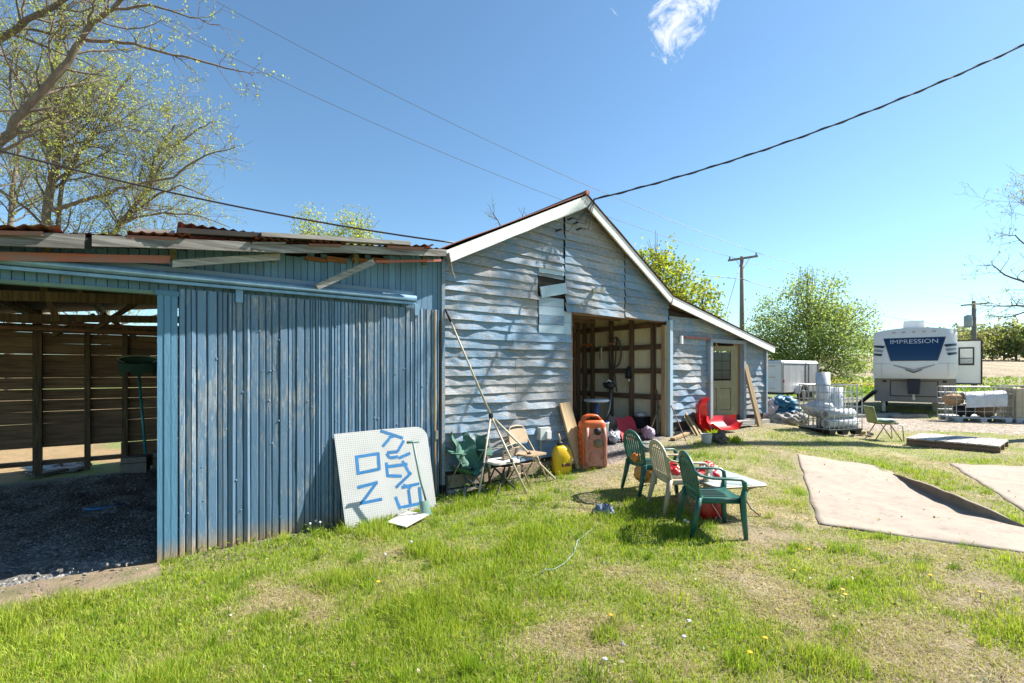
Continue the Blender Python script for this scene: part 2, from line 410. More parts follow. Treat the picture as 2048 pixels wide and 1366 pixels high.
cc = mixc(nt, ramp(nt, f3, [(.35, (.45, .45, .45)), (.6, (0, 0, 0))]), cc, (.10, .13, .03))
lnk(nt, cc, bs.inputs['Base Color']); bs.inputs['Roughness'].default_value = .95
bump(nt, bs, mth(nt, 'ADD', f1, mth(nt, 'MULTIPLY', f2, .6)), .8, .03)
ground = struct(np_mesh('ground', co, tri, m, np.array(gcol), smooth=True))

# gravel: driveway, shed floor, barn floor
def gravelmat(name, c1, c2, sc=60, dark=.5):
    m, nt, bs, out = newmat(name); v = coords(nt)
    vo = N(nt, 'ShaderNodeTexVoronoi', ins={'Scale': sc, 'Randomness': 1.0}); lnk(nt, v, vo.inputs['Vector'])
    f = noi(nt, v, 2.2, 5); sp = noi(nt, v, 30, 6, .7)
    hs = N(nt, 'ShaderNodeSeparateColor'); lnk(nt, vo.outputs['Color'], hs.inputs[0])
    col = ramp(nt, f, [(.3, c2), (.7, c1)])
    col = mixc(nt, 1.0, col, ramp(nt, hs.outputs[0], [(0, (dark, dark, dark)), (.85, (1.15, 1.15, 1.15)), (.97, (2.2, 2.2, 2.2))]), 'MULTIPLY')
    col = mixc(nt, 1.0, col, ramp(nt, sp, [(.3, (.6, .6, .6)), (.7, (1.3, 1.3, 1.3))]), 'MULTIPLY')
    lnk(nt, col, bs.inputs['Base Color']); bs.inputs['Roughness'].default_value = .9
    bump(nt, bs, mth(nt, 'SUBTRACT', sp, vo.outputs['Distance']), .9, .025); return m
drive_m = gravelmat('driveway_gravel', (.36, .29, .23), (.27, .22, .17), 22)
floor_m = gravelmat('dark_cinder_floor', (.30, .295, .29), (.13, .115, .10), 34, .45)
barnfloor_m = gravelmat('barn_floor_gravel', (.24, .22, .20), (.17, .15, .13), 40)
def sheet(name, L1, L2, n, mcr, mat, lift, rough_edge=.25, bmp_=.012):
    mb = MB(); L1 = [Vector(p + (0,)) for p in L1]; L2 = [Vector(p + (0,)) for p in L2]
    def along(L, t):
        k = t * (len(L) - 1); i = min(int(k), len(L) - 2); return L[i].lerp(L[i + 1], k - i)
    def P(i, j):
        t = i / n; s = j / mcr
        p = along(L1, t).lerp(along(L2, t), s)
        if j in (0, mcr): p = p + Vector((nz(p.x, p.y, 1.7), nz(p.x, p.y, 1.9, 8), 0)) * rough_edge
        z = G(p.x, p.y) + lift + bmp_ * nz(p.x, p.y, 4.1, 2)
        if j in (0, mcr) or i in (0, n): z -= lift + .03
        return Vector((p.x, p.y, z))
    mb.grid(P, n, mcr); return struct(mb.build(name, mat, smooth=True))
sheet('driveway', [(7.2, 15.2), (12.7, 18.0), (17, 16.2), (24, 14.4), (40, 12)], [(6.8, 14.4), (9.7, 14.1), (13.6, 12.9), (20, 11.5), (40, 8.5)], 60, 10, drive_m, .03, .5)
def bs2(u, v): p = B(u, v); return (p.x, p.y)
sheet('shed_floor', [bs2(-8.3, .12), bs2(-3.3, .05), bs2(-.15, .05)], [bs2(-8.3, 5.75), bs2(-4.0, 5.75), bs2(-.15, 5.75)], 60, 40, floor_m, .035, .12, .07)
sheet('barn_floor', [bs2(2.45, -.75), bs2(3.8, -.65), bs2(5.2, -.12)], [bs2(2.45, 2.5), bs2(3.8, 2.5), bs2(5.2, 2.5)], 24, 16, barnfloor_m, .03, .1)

# ploughed field on the far rise: long furrows as real ridges
fm_, nt, bs, out = newmat('stubble_field'); v = coords(nt)
f = noi(nt, v, 2.6, 8, .72); f2 = noi(nt, v, .12, 4); at = N(nt, 'ShaderNodeAttribute', attribute_name='Col')
col = mixc(nt, 1.0, at.outputs['Color'], ramp(nt, f, [(.32, (.45, .42, .4)), (.55, (1, 1, 1)), (.72, (1.5, 1.5, 1.45))]), 'MULTIPLY')
col = mixc(nt, mth(nt, 'MULTIPLY', f2, .3), col, (.27, .25, .10))
lnk(nt, col, bs.inputs['Base Color']); bs.inputs['Roughness'].default_value = .95; bump(nt, bs, f, .6, .1)
fd = Vector((.46, 1, 0)).normalized(); fs_ = Vector((fd.y, -fd.x, 0))
co = []; cl = []; na, nb = 90, 700
for j in range(na):
    a = 56 * (250 / 56.0) ** (j / (na - 1)) - 4
    for i in range(nb):
        b = -45 + i * .2
        p = fd * a + fs_ * b; ph = (b / .82) * 2 * math.pi
        rdg = .5 + .5 * math.sin(ph + .5 * nz(p.x, p.y, .06))
        zz = G(p.x, p.y) + .05 + .2 * rdg + .06 * nz(p.x, p.y, .8)
        co.append((p.x, p.y, zz)); k = rdg + .4 * nz(p.x, p.y, .5)
        c = np.array((.12, .08, .05)) * (1 - min(1, max(0, k))) + np.array((.40, .32, .225)) * min(1, max(0, k)); cl.append(c)
ii = (np.arange(na - 1)[:, None] * nb + np.arange(nb - 1)[None]).ravel()
tri = np.concatenate([np.stack([ii, ii + 1, ii + nb + 1], 1), np.stack([ii, ii + nb + 1, ii + nb], 1)])
struct(np_mesh('field', co, tri, fm_, np.array(cl), smooth=True))
# ------------------------------------------------------------------ barn (local x = u along the front, y = v inwards)
barn = thing('barn', 'weathered blue clapboard barn with white gable trim and a low lean-to', 'barn', O, ROT)
RV0, RV1 = -.20, 8.0                                    # roof from front overhang to back
RIDGE, BRK, LEFT, END = (2.66, 4.775), (5.10, 3.26), (-.16, 3.385), (9.30, 2.365)
def roofz(u):
    for (a, za), (b, zb) in ((LEFT, RIDGE), (RIDGE, BRK), (BRK, END)):
        if u <= b or b == END[0]: return za + (zb - za) * (u - a) / (b - a)
def corrugated(name, a, za, b, zb, v0, v1, parent, mat, wav=.012, nper=26, thick=.006, lift=0.0, seed=0):
    """sheet from (a,za) to (b,zb), corrugations running down the slope, so waves go along v"""
    mb = MB(); nv = nper * 4
    def P(i, j):
        t = i / 6; v = v0 + (v1 - v0) * j / nv
        return Vector((a + (b - a) * t, v, za + (zb - za) * t + wav * math.sin(j * math.pi / 2) + lift + .012 * mnoise.noise(Vector((t * 4, v * 1.3, seed)))))
    mb.grid(P, 6, nv)
    return mb.build(name, mat, parent, smooth=True)
# roof deck with the sheets as pieces
rd = MB()
for (a, za), (b, zb) in ((LEFT, RIDGE), (RIDGE, BRK), (BRK, END)):
    rd.hexa([(a, RV0 + .03, za - .06), (b, RV0 + .03, zb - .06), (b, RV1, zb - .06), (a, RV1, za - .06),
             (a, RV0 + .03, za - .028), (b, RV0 + .03, zb - .028), (b, RV1, zb - .028), (a, RV1, za - .028)])
roof = rd.build('roof', brown_m, barn)
for k, ((a, za), (b, zb)) in enumerate(((LEFT, RIDGE), (RIDGE, BRK), (BRK, END))):
    for q in range(8):
        v0 = RV0 - .035 + q * 1.03; corrugated('roof_sheet', a - (.05 if k == 0 else 0), za, b + (.10 if k == 2 else .0), zb - (.01 if k == 2 else 0), v0, v0 + 1.07, roof, rust_m, .011, 12, lift=.004 * (q % 2), seed=k * 9 + q)
MB().tube([(RIDGE[0], RV0 - .05, RIDGE[1] + .015), (RIDGE[0], RV1, RIDGE[1] + .015)], .045, 8).build('ridge_cap', rust_m, roof)
# white rake boards
def rake(a, za, b, zb, w=.17, t=.03, v=RV0, drop=.03, mat=trim_m, name='fascia_board'):
    L = math.hypot(b - a, zb - za); n_ = Vector((-(zb - za) / L, 0, (b - a) / L)); mb = MB()
    segs = 10; pts = []
    for i in range(segs + 1):
        s = i / segs; p = Vector((a + (b - a) * s, v, za + (zb - za) * s - drop)); pts.append(p)
    def Pq(i, side, up): return pts[i] + Vector((0, side * t / 2, 0)) + n_ * (0 if up else -w + .008 * mnoise.noise(Vector((i * .9, a, 3))))
    for i in range(segs):
        mb.hexa([Pq(i, -1, 0), Pq(i + 1, -1, 0), Pq(i + 1, 1, 0), Pq(i, 1, 0), Pq(i, -1, 1), Pq(i + 1, -1, 1), Pq(i + 1, 1, 1), Pq(i, 1, 1)])
    return mb.build(name, mat, barn)
rake(LEFT[0] + .1, LEFT[1] + .05, RIDGE[0], RIDGE[1]); rake(RIDGE[0] + .002, RIDGE[1] - .003, BRK[0], BRK[1], .15); rake(BRK[0] + .004, BRK[1], END[0] + .04, END[1], .16)
rake(1.95, roofz(1.95) - .13, RIDGE[0], RIDGE[1] - .13, .07, .025, RV0 + .03, name='lower_trim_board')
# loose scrap at the left eave
MB().sweep([(-.05, -.24, 3.36), (-.02, -.25, 3.24), (.03, -.22, 3.12), (.09, -.2, 3.04)], [.10, .08, .05, .02], .012, (0, 1, 0)).build('torn_flashing', grey_m, barn)
# front wall: sheathing darkened to paint shade in the gaps, main openings left out
US, UE = 0.0, 9.22
DU0, DU1, DZ1 = wallu(1418), wallu(1482), wallz(1450, 686)
OP0, OP1, OPZ = 2.51, 5.18, 2.77
FB, LB = .30, .66                                       # foot of the boards: barn, lean-to
def wl(u): return roofz(u) - .07
fw = MB(); yb = .03
def wallpoly(pts): fw.prism([(u, yb, z) for u, z in pts], (0, 0, 0), (0, .05, 0))
wallpoly([(0, FB), (OP0, FB), (OP0, wl(OP0)), (1.2, wl(1.2)), (0, wl(0))])
wallpoly([(OP0, OPZ + .02), (OP1, OPZ + .02), (OP1, 3.0), (BRK[0], wl(BRK[0])), (RIDGE[0], wl(RIDGE[0])), (OP0, wl(OP0))])
wallpoly([(OP1 + .08, LB), (DU0, LB), (DU0, wl(DU0)), (OP1 + .08, 3.0)])
wallpoly([(DU0, DZ1), (DU1, DZ1), (DU1, wl(DU1)), (DU0, wl(DU0))])
wallpoly([(DU1, LB), (UE, LB), (UE, wl(UE)), (DU1, wl(DU1))])
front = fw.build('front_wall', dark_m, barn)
def clap(u0, u1, z0, hgt, k, proud=.012, bow=1.0, wav=1.0, sag=0.0):
    """one warped clapboard, clipped under the roof line"""
    ul0 = u0; mb = MB(); n = max(3, int((u1 - u0) / .05)); rows = [1.0, .66, .33, 0.0]
    def lim(z):
        lo, hi = u0, u1
        if z > wl(lo) - .0:   # climb along the left rake
            lo = max(lo, LEFT[0] + (z + .07 - LEFT[1]) / (RIDGE[1] - LEFT[1]) * (RIDGE[0] - LEFT[0]))
        if z > wl(hi):
            if hi <= BRK[0] + .2: hi = min(hi, RIDGE[0] + (RIDGE[1] - z - .07) / (RIDGE[1] - BRK[1]) * (BRK[0] - RIDGE[0]))
            else: hi = min(hi, BRK[0] + (BRK[1] - z - .07) / (BRK[1] - END[1]) * (END[0] - BRK[0]))
        return lo, max(hi, lo + .004)
    vs = []; fs = []; W = n + 1
    top_ok = False
    for r, t in enumerate(rows + ['back']):
        for i in range(W):
            tt = 0.0 if t == 'back' else t; s = i / n
            z = z0 + hgt * tt; lo, hi = lim(z); u = lo + (hi - lo) * s
            if hi - lo > .03: top_ok = True
            q = 1 - tt
            bl = max(0, mnoise.noise(Vector((u * 2.1 + k * 5.3, k * 2.71, 1.3))) - .02) ** 1.0
            bl2 = max(0, mnoise.noise(Vector((u * .75 + k * 1.7, k * .9, 7.7))))
            d = proud + .018 * q + bow * (.078 * bl + .028 * bl2) * q ** 1.4
            d += wav * .010 * mnoise.noise(Vector((u * 7, z * 11, k)))
            zz = z - wav * .016 * q * mnoise.noise(Vector((u * 1.9, k * 3.3, 5))) + sag * (s - .5)
            if q > .99: zz -= bow * .010 * (bl + bl2)
            vs.append((u, .03 if t == 'back' else .022 - d, zz + (.006 if t == 'back' else 0)))
    if not top_ok: return None
    for r in range(4):
        for i in range(n): fs.append((r * W + i, (r + 1) * W + i, (r + 1) * W + i + 1, r * W + i + 1))
    mb.add(vs, fs); return mb.build('board', siding_m, front)
EXP = .137; k = 0
SEAM, SEAM2 = wallu(1128), wallu(1248)
z = FB
while z < 4.7:
    k += 1; h_ = EXP + .02
    if z + h_ * .3 < wl(2.25):
        r_ = OP0 - .01 if z < OPZ - .02 else SEAM - .012
        fall = .045 if z > 2.9 else 0
        if z < 2.3 or z > 3.24: 
            if z < OPZ - .1 and k % 3 == 0: clap(0, 1.30, z, h_, k); clap(1.305, r_, z, h_, k + 300)
            else: clap(0, r_, z, h_, k, sag=-fall)
        else:                                               # the broken window bay interrupts these courses
            clap(0, wallu(1076) - .01, z, h_, k)
    if z > OPZ - .05:
        if z + .08 < 4.68: clap(SEAM + .012, SEAM2 - .008 if z < 4.1 else 3.9, z - .02, h_, k + 100, bow=.8, proud=.03, sag=-.03)
        if z < 4.1: clap(SEAM2 + .008, 5.20 if z < 3.05 else 5.12, z - .02, h_, k + 200, bow=.7, proud=.035, sag=-.02)
    z += EXP
z = LB; k = 400
while z < 3.05:
    k += 1; h_ = EXP + .02
    if z < DZ1 - .03:
        clap(OP1 + .10, DU0 - .085, z, h_, k, bow=1.05 if z < 2.0 else .25)
        if z < 2.32: clap(DU1 + .085, UE, z, h_, k + 50, bow=.95 if z < 1.9 else .25)
    elif z + h_ < 2.99: clap(OP1 + .10, UE, z, h_, k, bow=.25)
    z += EXP
# patched bay with the knocked-out board
wu0, wu1 = wallu(1076), wallu(1128)
zt = wallz(1100, 548)
def bayboard(u0, u1, za, zb, tilt=0.0, out=.02, mat=siding_m):
    M = Matrix.Rotation(tilt, 3, 'Y'); return MB().box(((u0 + u1) / 2, -out + .01, (za + zb) / 2), (u1 - u0, .022, zb - za), m=M).build('patch_board', mat, front)
greyp = paintwood('grey_blue_patch_paint', (.28, .38, .46), (.36, .44, .5), (.48, .46, .43), 'z', .25, 1.2)
z_a = wallz(1100, 565); bayboard(wu0 + .01, wu1 - .012, zt, zt + .14, mat=greyp)
bayboard(wu0 + .02, wu1 + .02, z_a - .22, z_a - .04, -.22, .05, greyp)
zz = z_a - .24
for i in range(4):
    bayboard(wu0 + .01, wu1 - .012, 2.365 + i * .15, 2.51 + i * .15, 0, .012 if i != 1 else .022, greyp if i != 1 else siding_m)
for i in range(2): bayboard(wu1 - .01, OP0 - .01, 2.365 + i * .2, 2.56 + i * .2, 0, .006, greyp)
shade_panel = MB().box(((wu0 + wu1) / 2, .026, z_a), (wu1 - wu0 - .02, .01, .20)).build('opening_shade_panel', dark_m, front)  # dark panel painting the shade of a hole, no real opening
# corner and frame trims
MB().box((-.012, -.02, 1.72), (.05, .07, 3.2)).build('corner_board', siding_m, barn)
MB().box((UE + .02, -.02, (LB + 2.2) / 2 + .03), (.06, .08, 2.2 - LB + .05)).build('corner_board', siding_m, barn)
MB().box((OP1 + .05, -.035, (.35 + OPZ) / 2), (.09, .10, OPZ - .35)).build('door_jamb', paintwood('pale_jamb_paint', (.25, .36, .44), (.34, .42, .48), (.48, .42, .34), 'z', .3), barn)
MB().box((OP1 - .04, .03, (.35 + OPZ) / 2 - .05), (.08, .09, OPZ - .45)).build('door_jamb', tan_m, barn)
MB().box((OP0 + .05, .12, (.15 + OPZ) / 2), (.09, .09, OPZ - .15)).build('door_jamb', brownz_m, barn)
MB().box(((OP0 + OP1) / 2, .10, OPZ + .03), (OP1 - OP0, .08, .14)).build('door_header', brown_m, barn)
# foundation
MB().box((7.2, .10, .42), (4.0, .16, .5)).build('foundation', dark_m, barn); fnd = MB(); fnd.box((1.25, .06, .10), (2.5, .12, .44)); foundation = fnd.build('foundation', dark_m, barn)
rnd = random.Random(3)
def blocks(u0, u1, z0, z1, mat):
    u = u0
    while u < u1:
        w = rnd.uniform(.28, .42); MB().box((u + w / 2, -.01 + rnd.uniform(-.012, .012), (z0 + z1) / 2 + rnd.uniform(-.02, .01)), (w - .015, .12, z1 - z0 - .012)).build('stone_block', mat, foundation); u += w
blocks(.05, 2.3, -.16, .05, stone_m); blocks(.05, 1.9, .06, .25, brick_m); blocks(5.32, DU0 - .1, .22, .47, brick_m); blocks(DU1 + .1, 9.1, .25, .50, stone_m)
MB().box(((DU0 + DU1) / 2 + .25, -.13, .50), (1.5, .22, .12)).build('door_step', grey_m, barn)
# side and back walls; unseen back left partly open to let skylight in
sw = MB(); sw.box((.05, 4, 1.62), (.06, 7.9, 3.35)); sw.build('side_wall', brown_m, barn)
sw = MB(); sw.box((UE - .02, 4.05, 1.25), (.06, 7.85, 1.95)); sw.build('side_wall', siding_m, barn)
MB().box((.42, 7.9, 1.5), (.76, .05, 3.3)).build('back_wall', siding_m, barn); MB().box((7.0, 7.9, 1.15), (4.4, .05, 2.3)).build('back_wall', siding_m, barn)
# inner partition: corrugated cream sheets behind studs and girts
PW = 5.30
cb = MB(); nn = 150
def Pc(i, j):
    return Vector((PW + .07 + (.009 if i % 2 else -.009), .05 + 3.6 * i / nn, .25 + 2.75 * j))
cb.grid(Pc, nn, 1); part_w = cb.build('partition_wall', cream_m, barn)
def ivu(px):      # v on the partition plane at a photo column
    kx = (px - 1024) / F; o = O + D * (PW - .05)
    return (kx * o.y - o.x) / (E.x - kx * E.y)
for px in (1168, 1184, 1221, 1262, 1305):
    MB().box((PW - .03, ivu(px), 1.65), (.09, .07, 2.75)).build('stud', brownz_m, part_w)
for zg in (2.72, 2.25, 1.73, 1.17):
    MB().box((PW + .03, 1.78, zg), (.05, 3.5, .11)).build('girt', woodmat('girt_wood', (.26, .155, .095), (.14, .085, .055), 'y') if 'girt_wood' not in MATS else MATS['girt_wood'], part_w)
inner = MB().box((5.19, 2.62, 1.6), (.09, .09, 2.9)).build('corner_stud', brownz_m, barn)
for i in range(4): MB().box((4.95, 2.66, .5 + i * .62), (.42, .03, .14)).build('board', brown_m, inner)
MB().beam((5.1, 2.5, 2.7), (4.4, 2.5, 1.9), .06, .09).build('brace', brownz_m, inner)
MB().beam((4.98, 2.54, .3), (4.98, 2.54, 2.8), .08, .08).build('stud', brownz_m, inner)
for i in range(3): MB().box((3.8, .55 + .75 * i, 2.92), (2.8, .05, .12)).build('joist', brown_m, barn)
# person door, ajar
df = MB(); fr = paintwood('old_door_frame_paint', (.22, .27, .33), (.28, .30, .34), (.28, .22, .16), 'z', .4)
dfr = MB().box((DU0 - .03, -.03, (.58 + DZ1) / 2), (.10, .12, DZ1 - .58)).build('door_frame', fr, barn)
MB().box((DU1 + .03, -.03, (.58 + DZ1) / 2), (.10, .12, DZ1 - .58)).build('side_post', fr, dfr)
MB().box(((DU0 + DU1) / 2, -.032, DZ1 + .03), (DU1 - DU0 + .16, .12, .08)).build('lintel', fr, dfr)
MB().box((DU1 - .13, .06, (.6 + DZ1) / 2), (.22, .03, DZ1 - .62)).build('inner_lining', tan_m, dfr)
MB().box(((DU0 + DU1) / 2, 1.2, 1.5), (2.2, .04, 1.9)).build('interior_shade_panel', dark_m, dfr)  # near-black sheet standing in for the unlit room behind the door
hinge = Vector((DU1 - .22, .03, .60)); dw, dh = .98, DZ1 - .66
dm = plain('khaki_door_paint', (.28, .245, .135), (.21, .185, .10), 5, .55)
M = Matrix.Translation(hinge) @ Matrix.Rotation(math.radians(180 - 20), 4, 'Z')      # leaf swings inwards
leaf = MB(); 
def rail(x0, x1, z0, z1, t=.042): leaf.box(((x0 + x1) / 2, 0, (z0 + z1) / 2), (x1 - x0, t, z1 - z0))
rail(0, .13, 0, dh); rail(dw - .13, dw, 0, dh); rail(.131, dw - .131, 0, .2); rail(.131, dw - .131, dh - .12, dh); rail(.131, dw - .131, .72, .90); rail(dw / 2 - .05, dw / 2 + .05, .201, .719)
lf = leaf.build('door', dm, barn); lf.matrix_local = M
for x0, x1 in ((.14, dw / 2 - .055), (dw / 2 + .055, dw - .14)): MB().box(((x0 + x1) / 2, 0, .46), (x1 - x0, .02, .5)).build('panel', dm, lf)
gl, nt, bs, out = newmat('dark_window_glass'); bs.inputs['Base Color'].default_value = (.01, .016, .025, 1); bs.inputs['Roughness'].default_value = .06
for i in range(3):
    for j in range(3):
        x0 = .15 + i * (dw - .30) / 3; z0 = .93 + j * (dh - 1.07) / 3
        MB().box((x0 + (dw - .3) / 6, 0, z0 + (dh - 1.07) / 6), ((dw - .3) / 3 - .012, .014, (dh - 1.07) / 3 - .012)).build('pane', gl, lf)
MB().tube([(dw - .06, -.05, .84), (dw - .06, .05, .84)], .025, 8).build('handle', steel_m, lf)
MB().beam((DU0 + .25, -.02, DZ1 - .02), (DU0 + .36, .02, DZ1 - .12), .02, .05).build('loose_stop', tan_m, dfr)
MB().box(((wallu(1365) + DU0) / 2 - .02, -.05, DZ1 + .07), (DU0 - wallu(1365), .03, .05)).build('red_strip', plain('faded_red_paint', (.32, .10, .09), (.22, .14, .14), 4, .8), barn)
MB().box((wallu(1358), -.06, wallz(1358, 680)), (.05, .05, .17)).build('switch_box', white_m, barn)
# flood lamps and meter box on the wall
fl = tag(MB().tube([B(wallu(1187), 0, wallz(1187, 580)), B(wallu(1187), -.10, wallz(1187, 580))], .05, 10).build('flood_lamp', white_m), 'pair of small white flood lamps on the barn gable above the doorway', 'lamp')
for du in (-.06, .07):
    mb = MB(); p = B(wallu(1187) + du, -.16, wallz(1187, 580) - .01); mb.lathe([(.012, -.06), (.03, -.045), (.055, 0), (.058, .02), (.0, .03)], 14, p, Matrix.Rotation(math.radians(115), 3, D) ); mb.build('lamp_head', white_m, fl, True)
mbx = thing('meter_box', 'small grey utility box fixed low on the clapboard wall', 'utility box', B(wallu(1083), -.05, wallz(1083, 866)), ROT)
MB().box((0, 0, 0), (.22, .12, .20)).build('case', plain('grey_box_paint', (.52, .54, .52), (.44, .46, .44), 6, .5), mbx)
MB().box((.05, -.075, -.02), (.09, .04, .12)).build('cover', white_m, mbx); MB().tube([(-.06, 0, -.1), (-.06, .01, -.42)], .015, 6).build('conduit', steel_m, mbx)

# knobs and drop wires where the service cable reaches the gable
for k, (px, py) in enumerate(((1112, 462), (1146, 448), (1152, 460), (1134, 440))):
    kn = MB().tube([(wallu(px), .0, wallz(px, py)), (wallu(px), -.13, wallz(px, py))], .016, 6).build('wire_knob', dark_m, barn)
    MB().tube([(wallu(px), -.12, wallz(px, py)), (wallu(px) + .1, -.2, wallz(px, py) - .03), (wallu(1170), -.24, wallz(1170, 404))], .006, 4).build('drop_wire', dark_m, kn)
# ------------------------------------------------------------------ open shed on the left (same local frame)
shed = thing('open_shed', 'low open fronted blue shed with a sagging weathered roof edge', 'shed', O, ROT)
SL, SR = -8.4, -.03
def sz(u): return 3.40 + .113 * (u + .196)              # top of the roof
rnd = random.Random(11)
# upper front: narrow upright boards above the track
ub = MB().box(((SL + SR) / 2, .045, 2.62), (SR - SL, .03, .16)).build('front_beam', brown_m, shed)
u = SL; i = 0
while u < SR - .02:
    w = rnd.uniform(.070, .088); w = min(w, SR - u)
    zb = 2.54 if u < -3.2 else 2.45
    t = rnd.uniform(-.004, .004); zt = sz(u) - .05 + (-.045 if -2.1 < u < -.95 and rnd.random() < .75 else 0) - rnd.uniform(0, .015)
    MB().hexa([(u + .003, -.012 + t, zb), (u + w - .003, -.012 + t, zb), (u + w - .002, .024, zb), (u + .002, .024, zb),
               (u + .003, -.012 + t, zt), (u + w - .003, -.012 + t, zt), (u + w - .002, .024, zt), (u + .002, .024, zt)]).build('board', upper_m, ub)
    u += w
MB().box(((SL - 3.28) / 2, -.018, 2.535), (-3.28 - SL, .09, .035)).build('bottom_trim', plain('green_trim_paint', (.13, .20, .15), (.09, .15, .12), 5), ub)
# post left of the door
pst = MB(); pst.box((-3.197, -.005, 1.15), (.165, .10, 2.70))
for k in range(3): pst.box((-3.255 + k * .058, -.03 - .006 * (k == 1), 1.15), (.053, .12, 2.72))
pst.build('door_post', paintwood('teal_post_flaking', (.075, .185, .29), (.10, .23, .34), (.42, .30, .16), 'z', .0, 1, .6, foot=.0), shed)
MB().box((-3.197, -.03, 2.535), (.20, .14, .05)).build('post_cap', teal_m, shed)
# end walls, back wall
for q in range(3): MB().box((SL, .1 + 2.8 * q, 1.1), (.12, .12, 2.6)).build('side_post', brownz_m, shed)
BV = 5.85
bw = MB().box((-4.2, BV + .03, .08), (8.3, .10, .08)).build('back_wall', brown_m, shed)
z = .36; i = 0
while z < 2.55:
    h = rnd.uniform(.185, .23); gap = rnd.choice([-.01, -.006, -.004, .0, .004, .008])
    zz = min(z + h, 2.56)
    mb = MB(); n = 12
    vs = []
    for q in range(n + 1):
        uu = SL + .05 + (-.1 - SL - .05) * q / n; j0 = .006 * mnoise.noise(Vector((uu * .8, i, 1))); j1 = .006 * mnoise.noise(Vector((uu * .8, i, 4)))
        for (yy, z_) in ((BV - .012, z + j0), (BV + .012, z + j0), (BV + .012, zz - gap + j1), (BV - .012, zz - gap + j1)): vs.append((uu, yy, z_))
    fs = [(3, 2, 1, 0), tuple(4 * n + c for c in range(4))]
    for q in range(n):
        for c in range(4): fs.append((q * 4 + c, q * 4 + (c + 1) % 4, q * 4 + 4 + (c + 1) % 4, q * 4 + 4 + c))
    mb.add(vs, fs); mb.build('board', brown_m, bw); z += h; i += 1
MB().box((-2.0, BV, .10), (3.7, .03, .5)).build('skirt_board', brown_m, bw)
pw = woodmat('grey_brown_post_wood', (.21, .155, .095), (.10, .07, .045), 'z')
for px, w, top in ((75, .12, 2.85), (175, .085, 2.55), (250, .085, 2.6), (-40, .1, 2.7), (330, .1, 2.7), (420, .1, 2.7)):
    kx = (px - 1024) / F; o = O + E * (BV - .08); uu = (kx * o.y - o.x) / (D.x - kx * D.y)
    MB().box((uu, BV - .07, top / 2 - .05), (w, .10, top + .1)).build('post', pw, bw)
# roof: deck, rafters, beams, rods
RF0, RF1 = -.35, 6.15
rf = MB().hexa([(SL - .3, RF0 + .04, sz(SL - .3) - .05), (-.16, RF0 + .04, sz(-.16) - .05), (-.16, RF1, sz(-.16) - .05), (SL - .3, RF1, sz(SL - .3) - .05),
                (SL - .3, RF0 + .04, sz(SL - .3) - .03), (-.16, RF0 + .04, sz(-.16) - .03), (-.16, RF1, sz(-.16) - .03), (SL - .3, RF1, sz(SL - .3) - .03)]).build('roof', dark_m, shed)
for q in range(9):
    a = SL - .3 + q * .94; b = min(a + .98, -.15)
    mb = MB(); nn = 40
    def Pr(i, j): uu = a + (b - a) * i / nn; return Vector((uu, RF0 + .0 + (RF1 - RF0) * j / 4, sz(uu) - .012 + .009 * math.sin(i * math.pi / 2) + .004 * (q % 2)))
    mb.grid(Pr, nn, 4); mb.build('roof_sheet', rust_m if q % 3 else redmet_m, roof if False else rf, True)
for q in range(9):
    uu = SL + .5 + q * .95
    MB().box((uu, 2.9, sz(uu) - .12), (.05, 5.9, .12)).build('rafter', brace_m, rf)
for vv, dz in ((1.6, .26), (3.6, .34), (5.5, .36)):
    MB().beam((SL, vv, sz(SL) - dz + .2), (-.1, vv, sz(-.1) - dz - .35), .08, .11).build('beam', pw, rf)
for a, b in (((-5.6, 3.6, 2.45), (-4.9, 3.5, 2.78)), ((-4.55, 4.2, 2.45), (-5.1, 4.1, 2.82)), ((-4.1, 4.2, 2.42), (-3.5, 4.0, 2.92)), ((-4.5, 2.6, 2.86), (-4.35, 2.6, 2.4)), ((-4.8, 5.6, 2.35), (-4.2, 5.4, 2.75)), ((-3.6, 5.5, 2.35), (-4.1, 5.5, 2.8))):
    MB().beam(a, b, .06, .07).build('brace', pw, rf)
rod_m = plain('rust_red_rod', (.30, .12, .08), (.16, .09, .07), 6, .6, .3)
MB().beam((SL, 5.0, 2.58), (-.2, 5.0, 2.50), .05, .05).build('tie_rod', rod_m, rf); MB().beam((SL, 4.6, 2.42), (-.2, 4.6, 2.40), .045, .045).build('tie_rod', rod_m, rf)
# weathered fascia boards along the roof edge
fas_m = woodmat('silvered_fascia_wood', (.33, .31, .285), (.15, .135, .12), 'x', .9, .9, .6, .25)
def fboard(u0, u1, zo0, zo1, h, v=-.36, t=.03, mat=grey_m, n=12, name='fascia_board', wob=.012, seed=0):
    mb = MB(); vs = []
    for q in range(n + 1):
        s = q / n; uu = u0 + (u1 - u0) * s; zc = sz(uu) + zo0 + (zo1 - zo0) * s + wob * mnoise.noise(Vector((uu * 1.1, seed, 0)))
        hh = h * (1 + .10 * mnoise.noise(Vector((uu * 2.3, seed, 5)))); vo = .012 * mnoise.noise(Vector((uu, seed, 9)))
        for a, b in ((-t / 2, -hh / 2), (t / 2, -hh / 2), (t / 2, hh / 2), (-t / 2, hh / 2)): vs.append((uu, v + a + vo, zc + b))
    fs = [(3, 2, 1, 0), tuple(4 * n + c for c in range(4))]
    for q in range(n):
        for c in range(4): fs.append((q * 4 + c, q * 4 + (c + 1) % 4, q * 4 + 4 + (c + 1) % 4, q * 4 + 4 + c))
    mb.add(vs, fs); return mb.build(name, mat, shed)
uj = wallu(170, -.36)
fboard(SL - .3, uj, -.03, -.085, .125, mat=fas_m, seed=1, wob=.02); fboard(uj + .05, wallu(500, -.38), -.08, -.085, .10, -.38, mat=fas_m, seed=2, wob=.025)
